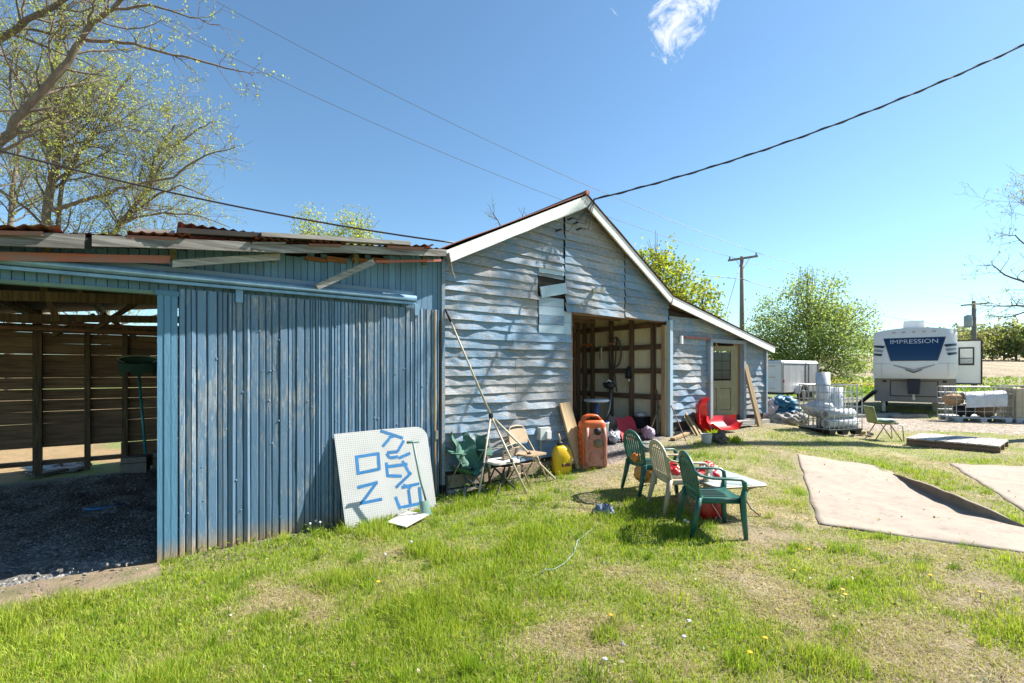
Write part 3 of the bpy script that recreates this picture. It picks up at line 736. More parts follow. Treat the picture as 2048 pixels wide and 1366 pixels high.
fboard(wallu(498, -.36), -.14, -.082, -.075, .09, -.36, mat=fas_m, seed=3, wob=.02)
MB().sweep([(uj - .06, -.35, sz(uj) - .10), (uj + .03, -.34, sz(uj) - .09), (uj + .13, -.35, sz(uj) - .12)], [.04, .05, .02], [.13, .07, .03], (0, 1, 0)).build('broken_end', dark_m, shed)
fboard(SL - .3, wallu(340, -.2), -.19, -.205, .075, -.2, .012, flash_m, name='flashing', wob=.006, seed=4)
fboard(wallu(345, -.27), wallu(560, -.27), -.255, -.16, .07, -.27, .025, grey_m, name='loose_board', seed=5)
fboard(wallu(750, -.25), -.16, -.195, -.16, .03, -.25, .03, redmet_m, name='edge_strip', seed=6)
# rust-stained lath showing under the roof, slipped boards, lifted sheets
for k, px in enumerate((612, 655, 705, 745)):
    uu = wallu(px, -.06); MB().box((uu + .12, -.035, sz(uu) - .125), (.24, .02, .05 + .012 * (k % 2))).build('lath', woodmat('rust_stained_lath', (.36, .15, .05), (.2, .09, .04), 'x') if 'rust_stained_lath' not in MATS else MATS['rust_stained_lath'], shed)
MB().beam((wallu(633, -.22), -.24, wallz(633, 575, -.22)), (wallu(748, -.30), -.30, wallz(748, 523, -.30)), .03, .07).build('slipped_board', grey_m, shed)
MB().beam((wallu(270, -.25), -.1, sz(wallu(270, -.25)) + .07), (wallu(350, -.25), -.1, sz(wallu(350, -.25)) + .07), .25, .035).build('loose_plank', grey_m, shed)
mb = MB(); ua, ub_ = wallu(355, -.3), wallu(655, -.3); nn = 64
def Pl(i, j):
    s = i / nn; uu = ua + (ub_ - ua) * s
    return Vector((uu, -.40 + 1.2 * j / 5, sz(uu) + .115 * (1 - s) ** 1.3 + .012 + .011 * math.sin(i * math.pi / 2) + .05 * (1 - s) * (j / 5) * .6))
mb.grid(Pl, nn, 5); mb.build('lifted_roof_sheet', redmet_m, shed, True)
MB().beam((ua, -.35, sz(ua) + .05), (ua + 1.6, -.35, sz(ua + 1.6) + .03), .10, .05).build('batten', dark_m, shed)
u2, u3 = wallu(520, -.33), wallu(815, -.33)
MB().beam((u2, -.37, sz(u2) + .045), (u3, -.37, sz(u3) + .02), .12, .045).build('roof_plank', grey_m, shed)
# rusty sheet edges and splintered strips along the roof line
for k in range(9):
    ux = SL + .6 + k * .86 + rnd.uniform(-.2, .2); wd_ = rnd.uniform(.35, .8)
    mb = MB(); nn = 22
    def Pe(i, j, ux=ux, wd_=wd_, k=k):
        s = i / nn; uu = min(ux + wd_ * s, -.16); return Vector((uu, -.43 - .03 * mnoise.noise(Vector((uu * 3, k, 0))) + .5 * j / 2, sz(uu) + .008 + .012 * math.sin(i * math.pi / 2) + .03 * (j == 0) * mnoise.noise(Vector((uu * 2.1, k, 3)))))
    mb.grid(Pe, nn, 2); mb.build('rusty_sheet_edge', redmet_m if k % 2 else rust_m, rf, True)
    MB().beam((ux, -.395, sz(ux) - .03 - .02 * rnd.random()), (min(ux + wd_ * .8, -.2), -.395, sz(min(ux + wd_ * .8, -.2)) - .035), .012, .018 + .02 * rnd.random()).build('splinter_strip', rust_m if k % 3 else fas_m, rf)
# sliding door track
tr0, tr1 = SL, wallu(828, -.12)
rl = MB(); rl.box(((tr0 + tr1) / 2, -.07, 2.775), (tr1 - tr0, .07, .06)); track = rl.build('door_track', plain('weathered_blue_board', (.13, .23, .33), (.17, .22, .28), 6, .7, 0, .3, (1, 6, 6)), shed)
MB().tube([(tr0, -.13, 2.71), (tr1 + .02, -.13, 2.71)], .042, 10).build('rail', rail_m, track, True)
MB().box(((tr0 + tr1) / 2 + .01, -.115, 2.645), (tr1 - tr0 + .02, .05, .03)).build('rail_lip', rail_m, track)
# sliding door: upright grooved planks, every one its own piece
sdoor = thing('sliding_door', 'big faded blue sliding door of grooved upright planks', 'door', O, ROT)
dl, dr, dt, db = wallu(357, -.1), wallu(880, -.1), 2.59, -.19
core = MB().box(((dl + dr) / 2, -.055, (dt + db) / 2 + .01), (dr - dl - .02, .025, dt - db - .06)).build('backing', dark_m, sdoor)
u = dl; i = 0; px_last = 0
while u < dr - .01:
    w = rnd.choice([.062, .07, .078, .085, .095]); w = min(w, dr - u)
    if dr - u - w < .03: w = dr - u
    mb = MB(); n = 14; vs = []; e = rnd.uniform(-.009, .007); prof = [(.002, .0), (.012, .018 + e), (w - .012, .018 + e * .4), (w - .002, .0)]
    if rnd.random() < .45: prof = [(.002, 0), (.010, .017), (w * .5 - .006, .020 + e), (w * .5, .006), (w * .5 + .006, .020 + e), (w - .010, .017), (w - .002, 0)]
    zb = db + .012 * rnd.random() + .06 * max(0, (u - dl) / (dr - dl)); m_ = len(prof)
    for q in range(n + 1):
        z = zb + (dt - zb) * q / n
        for a, d in prof: vs.append((u + a + .003 * mnoise.noise(Vector((i * 3.1, z * 1.2, 4))), -.07 - d - .006 * mnoise.noise(Vector((i * 2.7, z * 2.1, 1))), z))
    fs = [(q * m_ + c, q * m_ + c + 1, (q + 1) * m_ + c + 1, (q + 1) * m_ + c) for q in range(n) for c in range(m_ - 1)]
    fs += [tuple(range(m_)), tuple(n * m_ + c for c in range(m_))[::-1]]
    mb.add(vs, fs); mb.build('plank', door_m, core); u += w; i += 1
for q in range(70):                                        # dents and nail heads hammered into the planks
    uu = rnd.uniform(dl + .05, dr - .05); z = rnd.uniform(.0, 2.3); r = rnd.uniform(.005, .010)
    MB().lathe([(r * 1.3, 0), (r, r * .5), (0, r * .7)], 7, (uu, -.088, z), Matrix.Rotation(math.radians(90), 3, 'X')).build('nail_head', door_m, sdoor, True)
for uu in (dl + .55, dr - .35): MB().box((uu, -.10, 2.57), (.07, .02, .16)).build('hanger', rail_m, sdoor)
MB().box((dr - .075, -.100, 1.2), (.022, .02, 2.75)).build('edge_batten', tan_m, sdoor)
MB().box((dr - .06, -.108, .85), (.04, .03, .12)).build('latch', steel_m, sdoor)
# ------------------------------------------------------------------ trees
bark_m = plain('grey_brown_bark', (.22, .185, .14), (.12, .10, .08), 9, .95, 0, .6, (1, 1, .35))
barkd_m = plain('dark_bark', (.12, .10, .075), (.07, .055, .045), 9, .95, 0, .6, (1, 1, .35))
spring_m = leafmat('spring_leaves', (1, 1, 1), .55)
class Leaves:
    def __init__(s): s.c = []; s.n = []; s.sz = []; s.col = []
    def add(s, p, size, col): s.c.append(tuple(p)); s.sz.append(size); s.col.append(col)
    def build(s, name, parent, mat, seed=0, asp=.55):
        r = np.random.default_rng(seed); n = len(s.c); c = np.array(s.c); sz_ = np.array(s.sz)[:, None]; col = np.array(s.col)
        a = r.normal(size=(n, 3)); a /= np.linalg.norm(a, axis=1)[:, None]; b = r.normal(size=(n, 3)); b -= a * (a * b).sum(1)[:, None]; b /= np.linalg.norm(b, axis=1)[:, None]
        nn_ = np.cross(a, b)
        p0 = c - a * sz_ * .5; p1 = c + b * sz_ * asp * .5 + nn_ * sz_ * .12; p2 = c + a * sz_ * .5; p3 = c - b * sz_ * asp * .5 + nn_ * sz_ * .12
        co = np.stack([p0, p1, p2, p3], 1).reshape(-1, 3); i = np.arange(n) * 4
        tri = np.concatenate([np.stack([i, i + 1, i + 2], 1), np.stack([i, i + 2, i + 3], 1)])
        o = np_mesh(name, co - np.array(parent.location), tri, mat, np.repeat(col, 4, 0)); o.parent = parent; return o
def wander(p, d, L, n, rnd, wob=.18, lift=.0):
    pts = [Vector(p)]; d = Vector(d).normalized()
    for i in range(n):
        d = (d + Vector((rnd.gauss(0, wob), rnd.gauss(0, wob), rnd.gauss(0, wob) + lift))).normalized()
        pts.append(pts[-1] + d * (L / n))
    return pts
def branch_out(mb, lv, pts, r0, r1, level, rnd, P):
    """a limb along pts; twigs recurse, leaf clusters near the ends"""
    m = len(pts); rs = [r0 + (r1 - r0) * i / (m - 1) for i in range(m)]
    mb.tube(pts, rs, 7 if r0 > .06 else (5 if r0 > .02 else 3), cap=False)
    if level >= P['levels']:
        for i in range(1, m):
            if rnd.random() < P['leafp']:
                base = pts[i]
                for q in range(P['per']):
                    o = Vector((rnd.gauss(0, 1), rnd.gauss(0, 1), rnd.gauss(0, 1))) * P['spread']
                    cc = P['cols'][rnd.randrange(len(P['cols']))]; k = rnd.uniform(.75, 1.25)
                    lv.add(base + o, P['leaf'] * rnd.uniform(.6, 1.3), (cc[0] * k, cc[1] * k, cc[2] * k))
        return
    L = sum((pts[i + 1] - pts[i]).length for i in range(m - 1))
    nb = max(2, int(L * P['dens'][level]))
    for q in range(nb):
        t = rnd.uniform(P['t0'] if level == 0 else .12, 1.0); k = t * (m - 1); i = min(int(k), m - 2)
        p = pts[i].lerp(pts[i + 1], k - i); d = (pts[i + 1] - pts[i]).normalized()
        side = d.orthogonal().normalized(); side.rotate(Matrix.Rotation(rnd.uniform(0, 6.283), 3, d))
        nd = (d * P['fwd'] + side * rnd.uniform(.7, 1.1) + Vector((0, 0, P['up']))).normalized()
        ll = P['len'][level] * rnd.uniform(.55, 1.25) * (1.1 - .45 * t); rr = max(.004, (rs[i]) * rnd.uniform(.3, .55))
        rr = min(rr, P['rmax'][level])
        branch_out(mb, lv, wander(p, nd, ll, 5 if level < 2 else 4, rnd, P['wob'], P['lift']), rr, max(.0035, rr * .3), level + 1, rnd, P)
def limb_tree(name, label, limbs, P, seed, bark, base, group=None, leafm=None):
    rnd = random.Random(seed); t = thing(name, label, 'tree', base, 0, group); mb = MB(); lv = Leaves()
    for pts, r0, r1, lvl in limbs:
        fine = []
        for i in range(len(pts) - 1):
            a, b = Vector(pts[i]), Vector(pts[i + 1]); fine += [a.lerp(b, q / 3) + Vector((rnd.gauss(0, .02), rnd.gauss(0, .03), rnd.gauss(0, .02))) * (q > 0) for q in range(3)]
        fine.append(Vector(pts[-1])); branch_out(mb, lv, fine, r0, r1, lvl, rnd, P)
    loc = Vector(base); mb.v = [tuple(Vector(p) - loc) for p in mb.v]
    mb.build('trunk', bark, t, True)
    if lv.c: lv.build('crown', t, leafm or spring_m, seed)
    return t
YG = [(.38, .41, .10), (.32, .37, .10), (.44, .44, .13), (.26, .32, .09)]
Pw = dict(levels=3, dens=[3.6, 4.6, 5.0], len=[2.6, 1.3, .66], t0=.05, fwd=.75, up=.10, wob=.17, lift=.02, rmax=[.05, .018, .008], leafp=.36, per=3, spread=.045, leaf=.078, cols=YG)
def L(pl, Y): return [pix(a, b, Y + (c[0] if c else 0)) for a, b, *c in pl]
limb_tree('budding_tree', 'budding tree whose thick limb leans in from the left edge of the frame', [
    (L([(-190, 620), (-150, 480), (-70, 360), (0, 281), (46, 225), (105, 158), (151, 95), (172, 60), (225, 18), (300, -60)], 11.5), .145, .035, 0),
    (L([(-150, 480), (-80, 160), (0, 77), (53, 39), (126, 0), (220, -70)], 11.5), .10, .04, 0),
    (L([(172, 81), (246, 86), (316, 102), (411, 125), (470, 140), (506, 151)], 11.5), .045, .010, 1),
    (L([(225, 18), (300, 10), (380, 35), (440, 50)], 11.5), .035, .010, 1)], dict(Pw, dens=[2.4, 4.0, 4.8], len=[1.9, 1.0, .5], leaf=.065, spread=.04), 21, bark_m, (gp(-190, 860).x * 1.3, 11.5, -.2))
limb_tree('budding_tree', 'budding tree with two upright grey trunks behind the open shed', [
    (L([(85, 700), (93, 460), (102, 369), (116, 299), (119, 246), (109, 169), (118, 70), (125, -40)], 17), .155, .05, 0),
    (L([(116, 700), (116, 460), (124, 369), (155, 309), (190, 267), (211, 228), (260, 150)], 17.3), .085, .025, 0),
    (L([(105, 421), (168, 400), (225, 383), (267, 369), (348, 355), (415, 309), (470, 295)], 17), .075, .015, 1),
    (L([(130, 230), (170, 222), (210, 240), (280, 262), (330, 290)], 17), .05, .012, 1)], dict(Pw, len=[3.0, 1.5, .75], dens=[3.6, 4.0, 4.6]), 22, bark_m, (pix(90, 800, 17).x, 17, -.2))
limb_tree('budding_tree', 'budding tree leaning right behind the shed roof, low spreading crown', [
    (L([(205, 760), (225, 470), (255, 430), (292, 383), (310, 316), (350, 250)], 19), .12, .03, 0),
    (L([(240, 450), (300, 400), (360, 370), (430, 400)], 19), .06, .015, 1), (L([(250, 440), (330, 425), (400, 432), (460, 455)], 19), .05, .012, 1),
    (L([(292, 383), (340, 300), (400, 255), (430, 245)], 19), .05, .012, 1)], dict(Pw, len=[2.6, 1.5, .8], dens=[4.8, 4.2, 4.6]), 23, bark_m, (pix(205, 800, 19).x, 19, -.2))
limb_tree('budding_tree', 'slim budding tree far left behind the shed roof', [
    (L([(15, 800), (20, 460), (30, 350), (45, 200), (20, 60)], 22), .14, .04, 0), (L([(25, 400), (60, 330), (90, 260)], 22), .06, .02, 1)], dict(Pw, len=[2.6, 1.5, .8], dens=[3.4, 3.4, 3.6]), 24, bark_m, (pix(15, 800, 22).x, 22, -.2))
# bare twigs behind the ridge and bare tree at the right edge
Pb = dict(Pw, leafp=.06, per=2, dens=[2.6, 3.0, 3.2], len=[1.6, .8, .4])
limb_tree('bare_sapling', 'bare leafless sapling poking above the barn roof slope', [(L([(1010, 700), (1015, 520), (1000, 450), (985, 425)], 19), .05, .01, 1), (L([(1015, 520), (1040, 460), (1050, 415)], 19), .03, .008, 1), (L([(1015, 510), (1062, 470), (1078, 425)], 19), .03, .008, 1)], dict(Pb, up=.35), 25, barkd_m, (pix(1010, 800, 19).x, 19, .0))
limb_tree('bare_tree', 'nearly bare tree reaching in at the right edge beside the utility pole', [
    (L([(2170, 800), (2150, 640), (2090, 620), (2045, 612), (2000, 612), (1960, 610)], 22), .09, .012, 1), (L([(2150, 640), (2060, 570), (2010, 550), (1985, 530), (1955, 532)], 22), .06, .010, 1),
    (L([(2150, 640), (2080, 560), (2060, 500), (2030, 470), (2000, 470)], 22), .06, .010, 1), (L([(2150, 650), (2060, 620), (2010, 635), (1975, 630)], 22), .05, .010, 1), (L([(2150, 640), (2130, 540), (2080, 440), (2040, 400)], 22), .07, .012, 0)],
    dict(Pb, leafp=.25, leaf=.09, up=.15, len=[2.2, 1.2, .6], dens=[2.6, 3.2, 3.4], cols=[(.25, .27, .08), (.30, .26, .10)]), 26, barkd_m, (pix(2170, 800, 22).x, 22, 0))
# tall tree standing off the right edge; its high limbs throw the slanting shadows on the gable
def sunback(px, py, t): return B(wallu(px), 0, wallz(px, py)) + sv * t
tb0 = Vector((17.5, 13.6, 0)); kn_ = sunback(1150, 648, 15.2)
limb_tree('tall_bare_tree', 'tall bare tree off the right edge whose limbs shadow the gable', [
    ([tb0, tb0 + Vector((-.2, -.2, 4)), tb0 + Vector((-.8, -.4, 8)), tb0 + Vector((-2.2, -.9, 11.5)), tb0 + Vector((-4.2, -1.6, 13.4)), kn_], .26, .11, 2),
    ([kn_, sunback(1110, 700, 15.2), sunback(1075, 755, 15.3), sunback(1040, 800, 15.4), sunback(1008, 865, 15.5)], .105, .02, 2),
    ([kn_ + Vector((.6, .2, .1)), sunback(1120, 560, 15.6), sunback(1065, 620, 15.8), sunback(1045, 690, 15.8), sunback(1052, 765, 15.8)], .07, .02, 2),
    ([kn_ + Vector((.9, .2, .3)), sunback(1090, 480, 16), sunback(1040, 535, 16), sunback(1000, 600, 16), sunback(960, 650, 16)], .06, .015, 2),
    ([kn_ + Vector((.3, .1, .2)), sunback(1010, 700, 16.4), sunback(960, 770, 16.4), sunback(905, 830, 16.4)], .05, .012, 2),
    ([kn_ + Vector((.2, .1, .2)), sunback(980, 560, 17), sunback(870, 660, 17.4), sunback(800, 760, 17.6), sunback(740, 850, 17.6)], .06, .015, 2)],
    dict(Pb, leafp=.05, dens=[1, .8, .9], len=[1.5, 1.1, .8], levels=3, up=.1), 27, barkd_m, tb0)
# full crowns: leaf clumps through the volume on real limbs
def crown_tree(name, label, base, blobs, n, leaf, cols, seed, trunk_r=.18, group=None, bark=bark_m, thin=.0, clump=.35, limbs=True):
    rnd = random.Random(seed); t = thing(name, label, 'tree', base, 0, group); mb = MB(); lv = Leaves(); base = Vector(base)
    tot = sum(b[1][0] * b[1][1] * b[1][2] for b in blobs)
    ctr = sum((Vector(b[0]) for b in blobs), Vector()) / len(blobs)
    mb.tube([Vector((0, 0, -.3)), Vector((.05, 0, ctr.z * .35)), Vector((ctr.x * .5, ctr.y * .5, ctr.z * .8)), ctr], [trunk_r * 1.2, trunk_r, trunk_r * .7, trunk_r * .35], 8, False)
    for c, s in blobs:
        c = Vector(c); nb = max(2, int(n * s[0] * s[1] * s[2] / tot / 9))
        if limbs:
            for q in range(14):
                d = Vector((rnd.gauss(0, 1), rnd.gauss(0, 1), rnd.gauss(.35, .8))).normalized(); e = c + Vector((d.x * s[0], d.y * s[1], d.z * s[2])) * rnd.uniform(.7, 1.08)
                st = Vector((0, 0, max(.2, c.z * rnd.uniform(.25, .7)))).lerp(c, rnd.uniform(.2, .7)); mid = st.lerp(e, .5) + Vector((rnd.gauss(0, .15), rnd.gauss(0, .15), .12))
                r_ = trunk_r * rnd.uniform(.12, .3); mb.tube([st, mid, e], [r_, r_ * .6, .01], 4, False)
        for q in range(nb):
            d = Vector((rnd.gauss(0, 1), rnd.gauss(0, 1), rnd.gauss(0, 1))).normalized(); k = rnd.random() ** .42
            k *= 1 + .30 * mnoise.noise(d * 2.2 + Vector((seed, 0, 0)))
            pc = c + Vector((d.x * s[0], d.y * s[1], d.z * s[2])) * k
            if mnoise.noise(pc * .9 + Vector((seed * 3, 1, 2))) < -.22 + thin: continue
            cc = cols[rnd.randrange(len(cols))]; kk = rnd.uniform(.7, 1.25)
            for w in range(9):
                k2 = kk * rnd.uniform(.8, 1.2)
                lv.add(base + pc + Vector((rnd.gauss(0, 1), rnd.gauss(0, 1), rnd.gauss(0, .8))) * clump, leaf * rnd.uniform(.6, 1.35), (cc[0] * k2, cc[1] * k2, cc[2] * k2))
    mb.build('trunk', bark, t, True); lv.build('crown', t, spring_m, seed, .6); return t
GR = [(.20, .27, .10), (.26, .33, .13), (.17, .225, .09), (.32, .37, .15)]
BY = [(.26, .30, .04), (.32, .34, .05), (.20, .26, .04), (.36, .36, .08)]
b0 = pix(1620, 0, 30); crown_tree('leafy_tree', 'round mid green leafy tree between utility pole and travel trailer', (b0.x, 30, 0), [((-.3, 0, 4.4), (3.3, 2.8, 2.8)), ((1.7, .4, 3.7), (2.4, 2.2, 2.2)), ((-2.3, 0, 3.3), (2.0, 2, 2.1)), ((.6, 0, 6.1), (1.9, 1.6, 1.9)), ((3.0, 0, 4.7), (1.3, 1.3, 1.5)), ((.3, -.5, 2.0), (3.2, 2.0, 1.6)), ((-.3, 0, 7.2), (.9, .8, 1.1))], 42000, .135, GR, 31, .2, thin=.07, clump=.26)
b0 = pix(1330, 0, 26); crown_tree('maple_tree', 'bright yellow green tree rising behind the right barn roof slope', (b0.x, 26, .3), [((-.2, 0, 6.2), (1.6, 1.4, 2.0)), ((.7, 0, 4.8), (1.7, 1.5, 1.7)), ((-.5, 0, 7.9), (.8, .7, 1.0)), ((1.2, 0, 3.4), (1.4, 1.3, 1.3))], 9000, .19, BY, 32, .16, clump=.26)
b0 = pix(1408, 0, 27); crown_tree('maple_tree', 'lower yellow green tree just left of the utility pole', (b0.x, 27, .3), [((0, 0, 4.4), (1.1, 1.1, 1.6)), ((.5, 0, 3.0), (1.3, 1.2, 1.3)), ((-.1, 0, 6.1), (.4, .4, .7))], 3600, .19, BY, 33, .12, thin=.05, clump=.24)
b0 = pix(670, 0, 30); crown_tree('willow_tree', 'pale yellow green young tree above the middle of the shed roof', (b0.x, 30, 0), [((-1.4, 0, 10.2), (1.3, 1.2, 1.6)), ((1.4, 0, 10.3), (1.5, 1.2, 1.6)), ((0, 0, 9.2), (2.6, 1.6, 1.6))], 12000, .14, [(.34, .36, .10), (.28, .32, .10), (.40, .40, .14)], 34, .12, thin=.12, clump=.30)
# hedgerow beyond the field: tree after tree
OL = [(.20, .20, .12), (.25, .24, .14), (.17, .18, .11)]; rnd = random.Random(40)
far = [(1715, 62, 2.6, GR), (1752, 64, 1.7, GR), (1868, 150, 10, OL), (1835, 165, 11, OL), (1910, 140, 11, OL), (1938, 120, 9.5, OL), (1962, 130, 10.5, GR), (1985, 125, 8.5, BY), (2008, 128, 11, OL), (2032, 120, 11.5, OL), (2058, 118, 12, GR), (2085, 120, 11, BY), (1790, 170, 9.5, OL), (1760, 175, 9, OL), (1735, 165, 8, GR)]
FARL = ['low green bush at the field edge right of the leafy tree', 'smaller green bush touching the left side of the travel trailer', 'hazy olive tree showing above the right half of the travel trailer roof', 'hazy olive tree showing above the middle of the travel trailer roof', 'olive tree rising over the slide-out of the travel trailer', 'olive tree directly behind the utility pole with transformer', 'green hedgerow tree just right of the transformer pole', 'bright yellow green low tree right of the transformer pole', 'tall olive hedgerow tree third right of the transformer pole', 'tall olive hedgerow tree close to the right edge of the frame', 'green hedgerow tree at the very right edge of the frame', 'yellow green hedgerow tree partly outside the right frame edge', 'far olive tree above the left half of the travel trailer roof', 'far olive tree just left of the travel trailer roof', 'far green tree between leafy tree and travel trailer']
for q, (px, Y, hh, cols) in enumerate(far):
    b0 = pix(px, 0, Y); g0 = G(b0.x, Y); w = hh * rnd.uniform(.42, .6)
    crown_tree('hedgerow_tree', FARL[q], (b0.x, Y, g0), [((0, 0, hh * .55), (w, w * .8, hh * .42)), ((w * .5, 0, hh * .35), (w * .7, w * .6, hh * .3)), ((-w * .5, 0, hh * .4), (w * .7, w * .6, hh * .32))], 1500, hh * .075, cols, 50 + q, hh * .02, group='trees of the far hedgerow', clump=hh * .05, limbs=False)
# ------------------------------------------------------------------ poles and wires
polew = woodmat('grey_pole_wood', (.30, .27, .23), (.19, .17, .15), 'z', .5)
def pole(px, Y, top, label, arm=None, tilt=0.0, r=.15):
    b = pix(px, 0, Y); t = thing('utility_pole', label, 'utility pole', (b.x, Y, G(b.x, Y)), 0); hgt = CAMZ + (H - top) / F * Y - G(b.x, Y)
    MB().tube([(tilt, 0, -.2), (0, 0, hgt * .5), (0, 0, hgt)], [r * 1.25, r * 1.1, r * .85], 10).build('shaft', polew, t, True)
    return t, hgt
p1, h1 = pole(1484, 34, 513, 'tall grey wooden utility pole with a slanted crossarm behind the lean-to', tilt=.1)
a0, a1 = pix(1456, 521, 34.4) - p1.location, pix(1516, 512, 33.4) - p1.location
MB().beam(a0, a1, .11, .14).build('crossarm', polew, p1)
for s in (.28, .72):
    q = a0.lerp(a1, s); MB().beam(q + Vector((0, 0, -.07)), (0, -.1, h1 - .95), .03, .03).build('brace', steel_m, p1)
for s in (.06, .94): q = a0.lerp(a1, s); MB().lathe([(.03, 0), (.06, .06), (.035, .10), (.055, .15), (.0, .2)], 8, q + Vector((0, 0, .07))).build('insulator', barkd_m, p1, True)
p2, h2 = pole(1948, 38, 602, 'wooden utility pole with a grey transformer beside the travel trailer', r=.16)
MB().beam((-1.0, 0, h2 - .35), (1.2, 0, h2 - .15), .09, .11).build('crossarm', polew, p2)
MB().lathe([(.0, 0), (.24, .02), (.27, .1), (.27, .85), (.2, .95), (0, 1.0)], 14, (-.55, -.1, h2 - 2.1)).build('transformer', plain('transformer_grey', (.40, .43, .45), (.32, .34, .36), 4, .5), p2, True)
wire_m = plain('dark_cable', (.03, .03, .035), (.02, .02, .02), 5, .5); wire2_m = plain('grey_cable', (.12, .12, .13), (.08, .08, .08), 5, .5)
def wire(label, a, b, sag, r, mat=wire_m, n=26, name='overhead_wire'):
    a = Vector(a); b = Vector(b); pts = [a.lerp(b, i / n) - Vector((0, 0, sag * 4 * (i / n) * (1 - i / n))) for i in range(n + 1)]
    return tag(MB().tube(pts, r, 5).build(name, mat, None, True), label, 'cable')
pk = B(wallu(1187, -.22), -.22, wallz(1187, 399, -.22))
sc_ = wire('thick black twisted service cable running from the barn peak to upper right', pk, pix(2300, -35, 7.5), .32, .014, name='service_cable')
sp = Vector(pix(2300, -35, 7.5)); pts = []
for i in range(241):
    s = i / 240; p = pk.lerp(sp, s) - Vector((0, 0, .32 * 4 * s * (1 - s))); a = s * 90; pts.append(p + Vector((0, math.cos(a), math.sin(a))) * .017)
MB().tube(pts, .009, 4, False).build('wrapped_strand', wire_m, sc_, True)
wire('grey wire crossing the budding trees down to the left barn roof', pix(-120, 268, 7.0), B(.55, .6, roofz(.55) + .04), .15, .014, wire_m)
wire('thin high wire sloping from upper left to the right end of the crossarm', pix(300, -70, 24), p1.location + a0.lerp(a1, .94) + Vector((0, 0, .26)), .9, .014, wire2_m)
wire('thin high wire sloping behind the barn ridge to the left end of the crossarm', pix(300, 35, 26), p1.location + a0.lerp(a1, .06) + Vector((0, 0, .26)), .9, .014, wire2_m)
wire('wire from behind the barn to the middle of the utility pole', pix(1200, 500, 30), pix(1483, 558, 33.8), .3, .02, wire2_m)
wire('sagging line from the utility pole over the leafy tree towards the trailer', pix(1484, 558, 33.8), pix(1940, 655, 37.8), .5, .02, wire2_m)
wire('thin upper wire between the two utility poles, higher one', p1.location + a0.lerp(a1, .94) + Vector((0, 0, .26)), p2.location + Vector((1.1, 0, h2)), .5, .012, wire2_m)
wire('thin upper wire between the two utility poles, lower one', p1.location + a0.lerp(a1, .06) + Vector((0, 0, .26)), p2.location + Vector((-.9, 0, h2 - .2)), .5, .012, wire2_m)
wire('slanting guy wire braced against the utility pole on its left', pix(1480, 530, 33.9), pix(1440, 668, 31), .0, .02, wire2_m, 4, 'guy_wire')
# ------------------------------------------------------------------ fifth-wheel travel trailer
rvc = Vector((15.45, 18.6, 0)); ra = math.atan2(rvc.y, rvc.x) - math.pi / 2
rv = thing('travel_trailer', 'large white and grey travel trailer with a dark blue tinted front window', 'trailer', (rvc.x, rvc.y, G(rvc.x, rvc.y)), ra)
rvw = plain('white_gelcoat', (.78, .78, .77), (.72, .72, .71), .6, .22, 0, 0); rvg = plain('grey_gelcoat', (.22, .225, .225), (.19, .195, .195), .6, .3, 0, 0)
rvb, nt, bs, out = newmat('tinted_blue_window'); bs.inputs['Base Color'].default_value = (.004, .028, .085, 1); bs.inputs['Roughness'].default_value = .08
dk = plain('black_decal', (.02, .025, .035), (.015, .02, .03), 4, .3, 0, 0); slv = plain('silver_decal', (.30, .31, .33), (.2, .21, .23), 4, .35, .3, 0)
# local: x right, y away from the camera, z up.  front cap: lofted profile
def capprof(z):            # y of the nose at height z, bulging forward in the middle
    t = (z - 1.42) / (3.42 - 1.42); return -.12 + .52 * max(0, t - .25) ** 1.7 + .25 * max(0, .12 - t) * 4
hw = 1.26; mb = MB(); ZR = [1.42, 1.46, 1.55, 1.75, 2.0, 2.3, 2.6, 2.9, 3.1, 3.25, 3.34, 3.40]; NX = 16
def Pcap(i, j):
    s = -1 + 2 * i / NX; z = ZR[j]; edge = max(0, abs(s) - .72) / .28
    return Vector((hw * s * (1 if j < 10 else .99), capprof(z) + .30 * edge ** 2.2 + .05 * s * s, z - (.14 * s * s if j >= 10 else .14 * s * s * j / 10 * .7)))
mb.grid(Pcap, NX, len(ZR) - 1)
body = mb.build('front_cap', rvw, rv, True)
bb = MB(); bb.hexa([(-hw + .01, .2, 1.42), (hw - .01, .2, 1.42), (hw - .01, 9.5, 1.42), (-hw + .01, 9.5, 1.42), (-hw + .01, .55, 3.26), (hw - .01, .55, 3.26), (hw - .01, 9.5, 3.26), (-hw + .01, 9.5, 3.26)]).build('body', rvw, rv)
rr = MB(); 
for q in range(8):
    s0, s1 = -1 + q / 4, -1 + (q + 1) / 4; z0, z1 = 3.41 - .14 * s0 * s0, 3.41 - .14 * s1 * s1
    rr.hexa([(hw * s0, .42, 3.24), (hw * s1, .42, 3.24), (hw * s1, 9.5, 3.24), (hw * s0, 9.5, 3.24), (hw * s0, .42, z0), (hw * s1, .42, z1), (hw * s1, 9.5, z1), (hw * s0, 9.5, z0)])
rr.build('roof', plain('roof_membrane', (.72, .73, .74), (.66, .67, .68), 3, .4), rv)
MB().hexa([(-hw + .02, .62, .48), (hw - .02, .62, .48), (hw - .02, 9.4, .48), (-hw + .02, 9.4, .48), (-hw + .02, .55, 1.415), (hw - .02, .55, 1.415), (hw - .02, 9.4, 1.415), (-hw + .02, 9.4, 1.415)]).build('lower_body', rvg, rv)
MB().box((0, .50, 1.40), (2 * hw - .06, .5, .03)).build('nose_floor', rvg, rv)
def on_cap(x, z, o=-.012):
    s = x / hw; edge = max(0, abs(s) - .72) / .28; return Vector((x, capprof(z + .10 * s * s * (z - 1.42) / 2) + .30 * edge ** 2.2 + .05 * s * s + o, z))
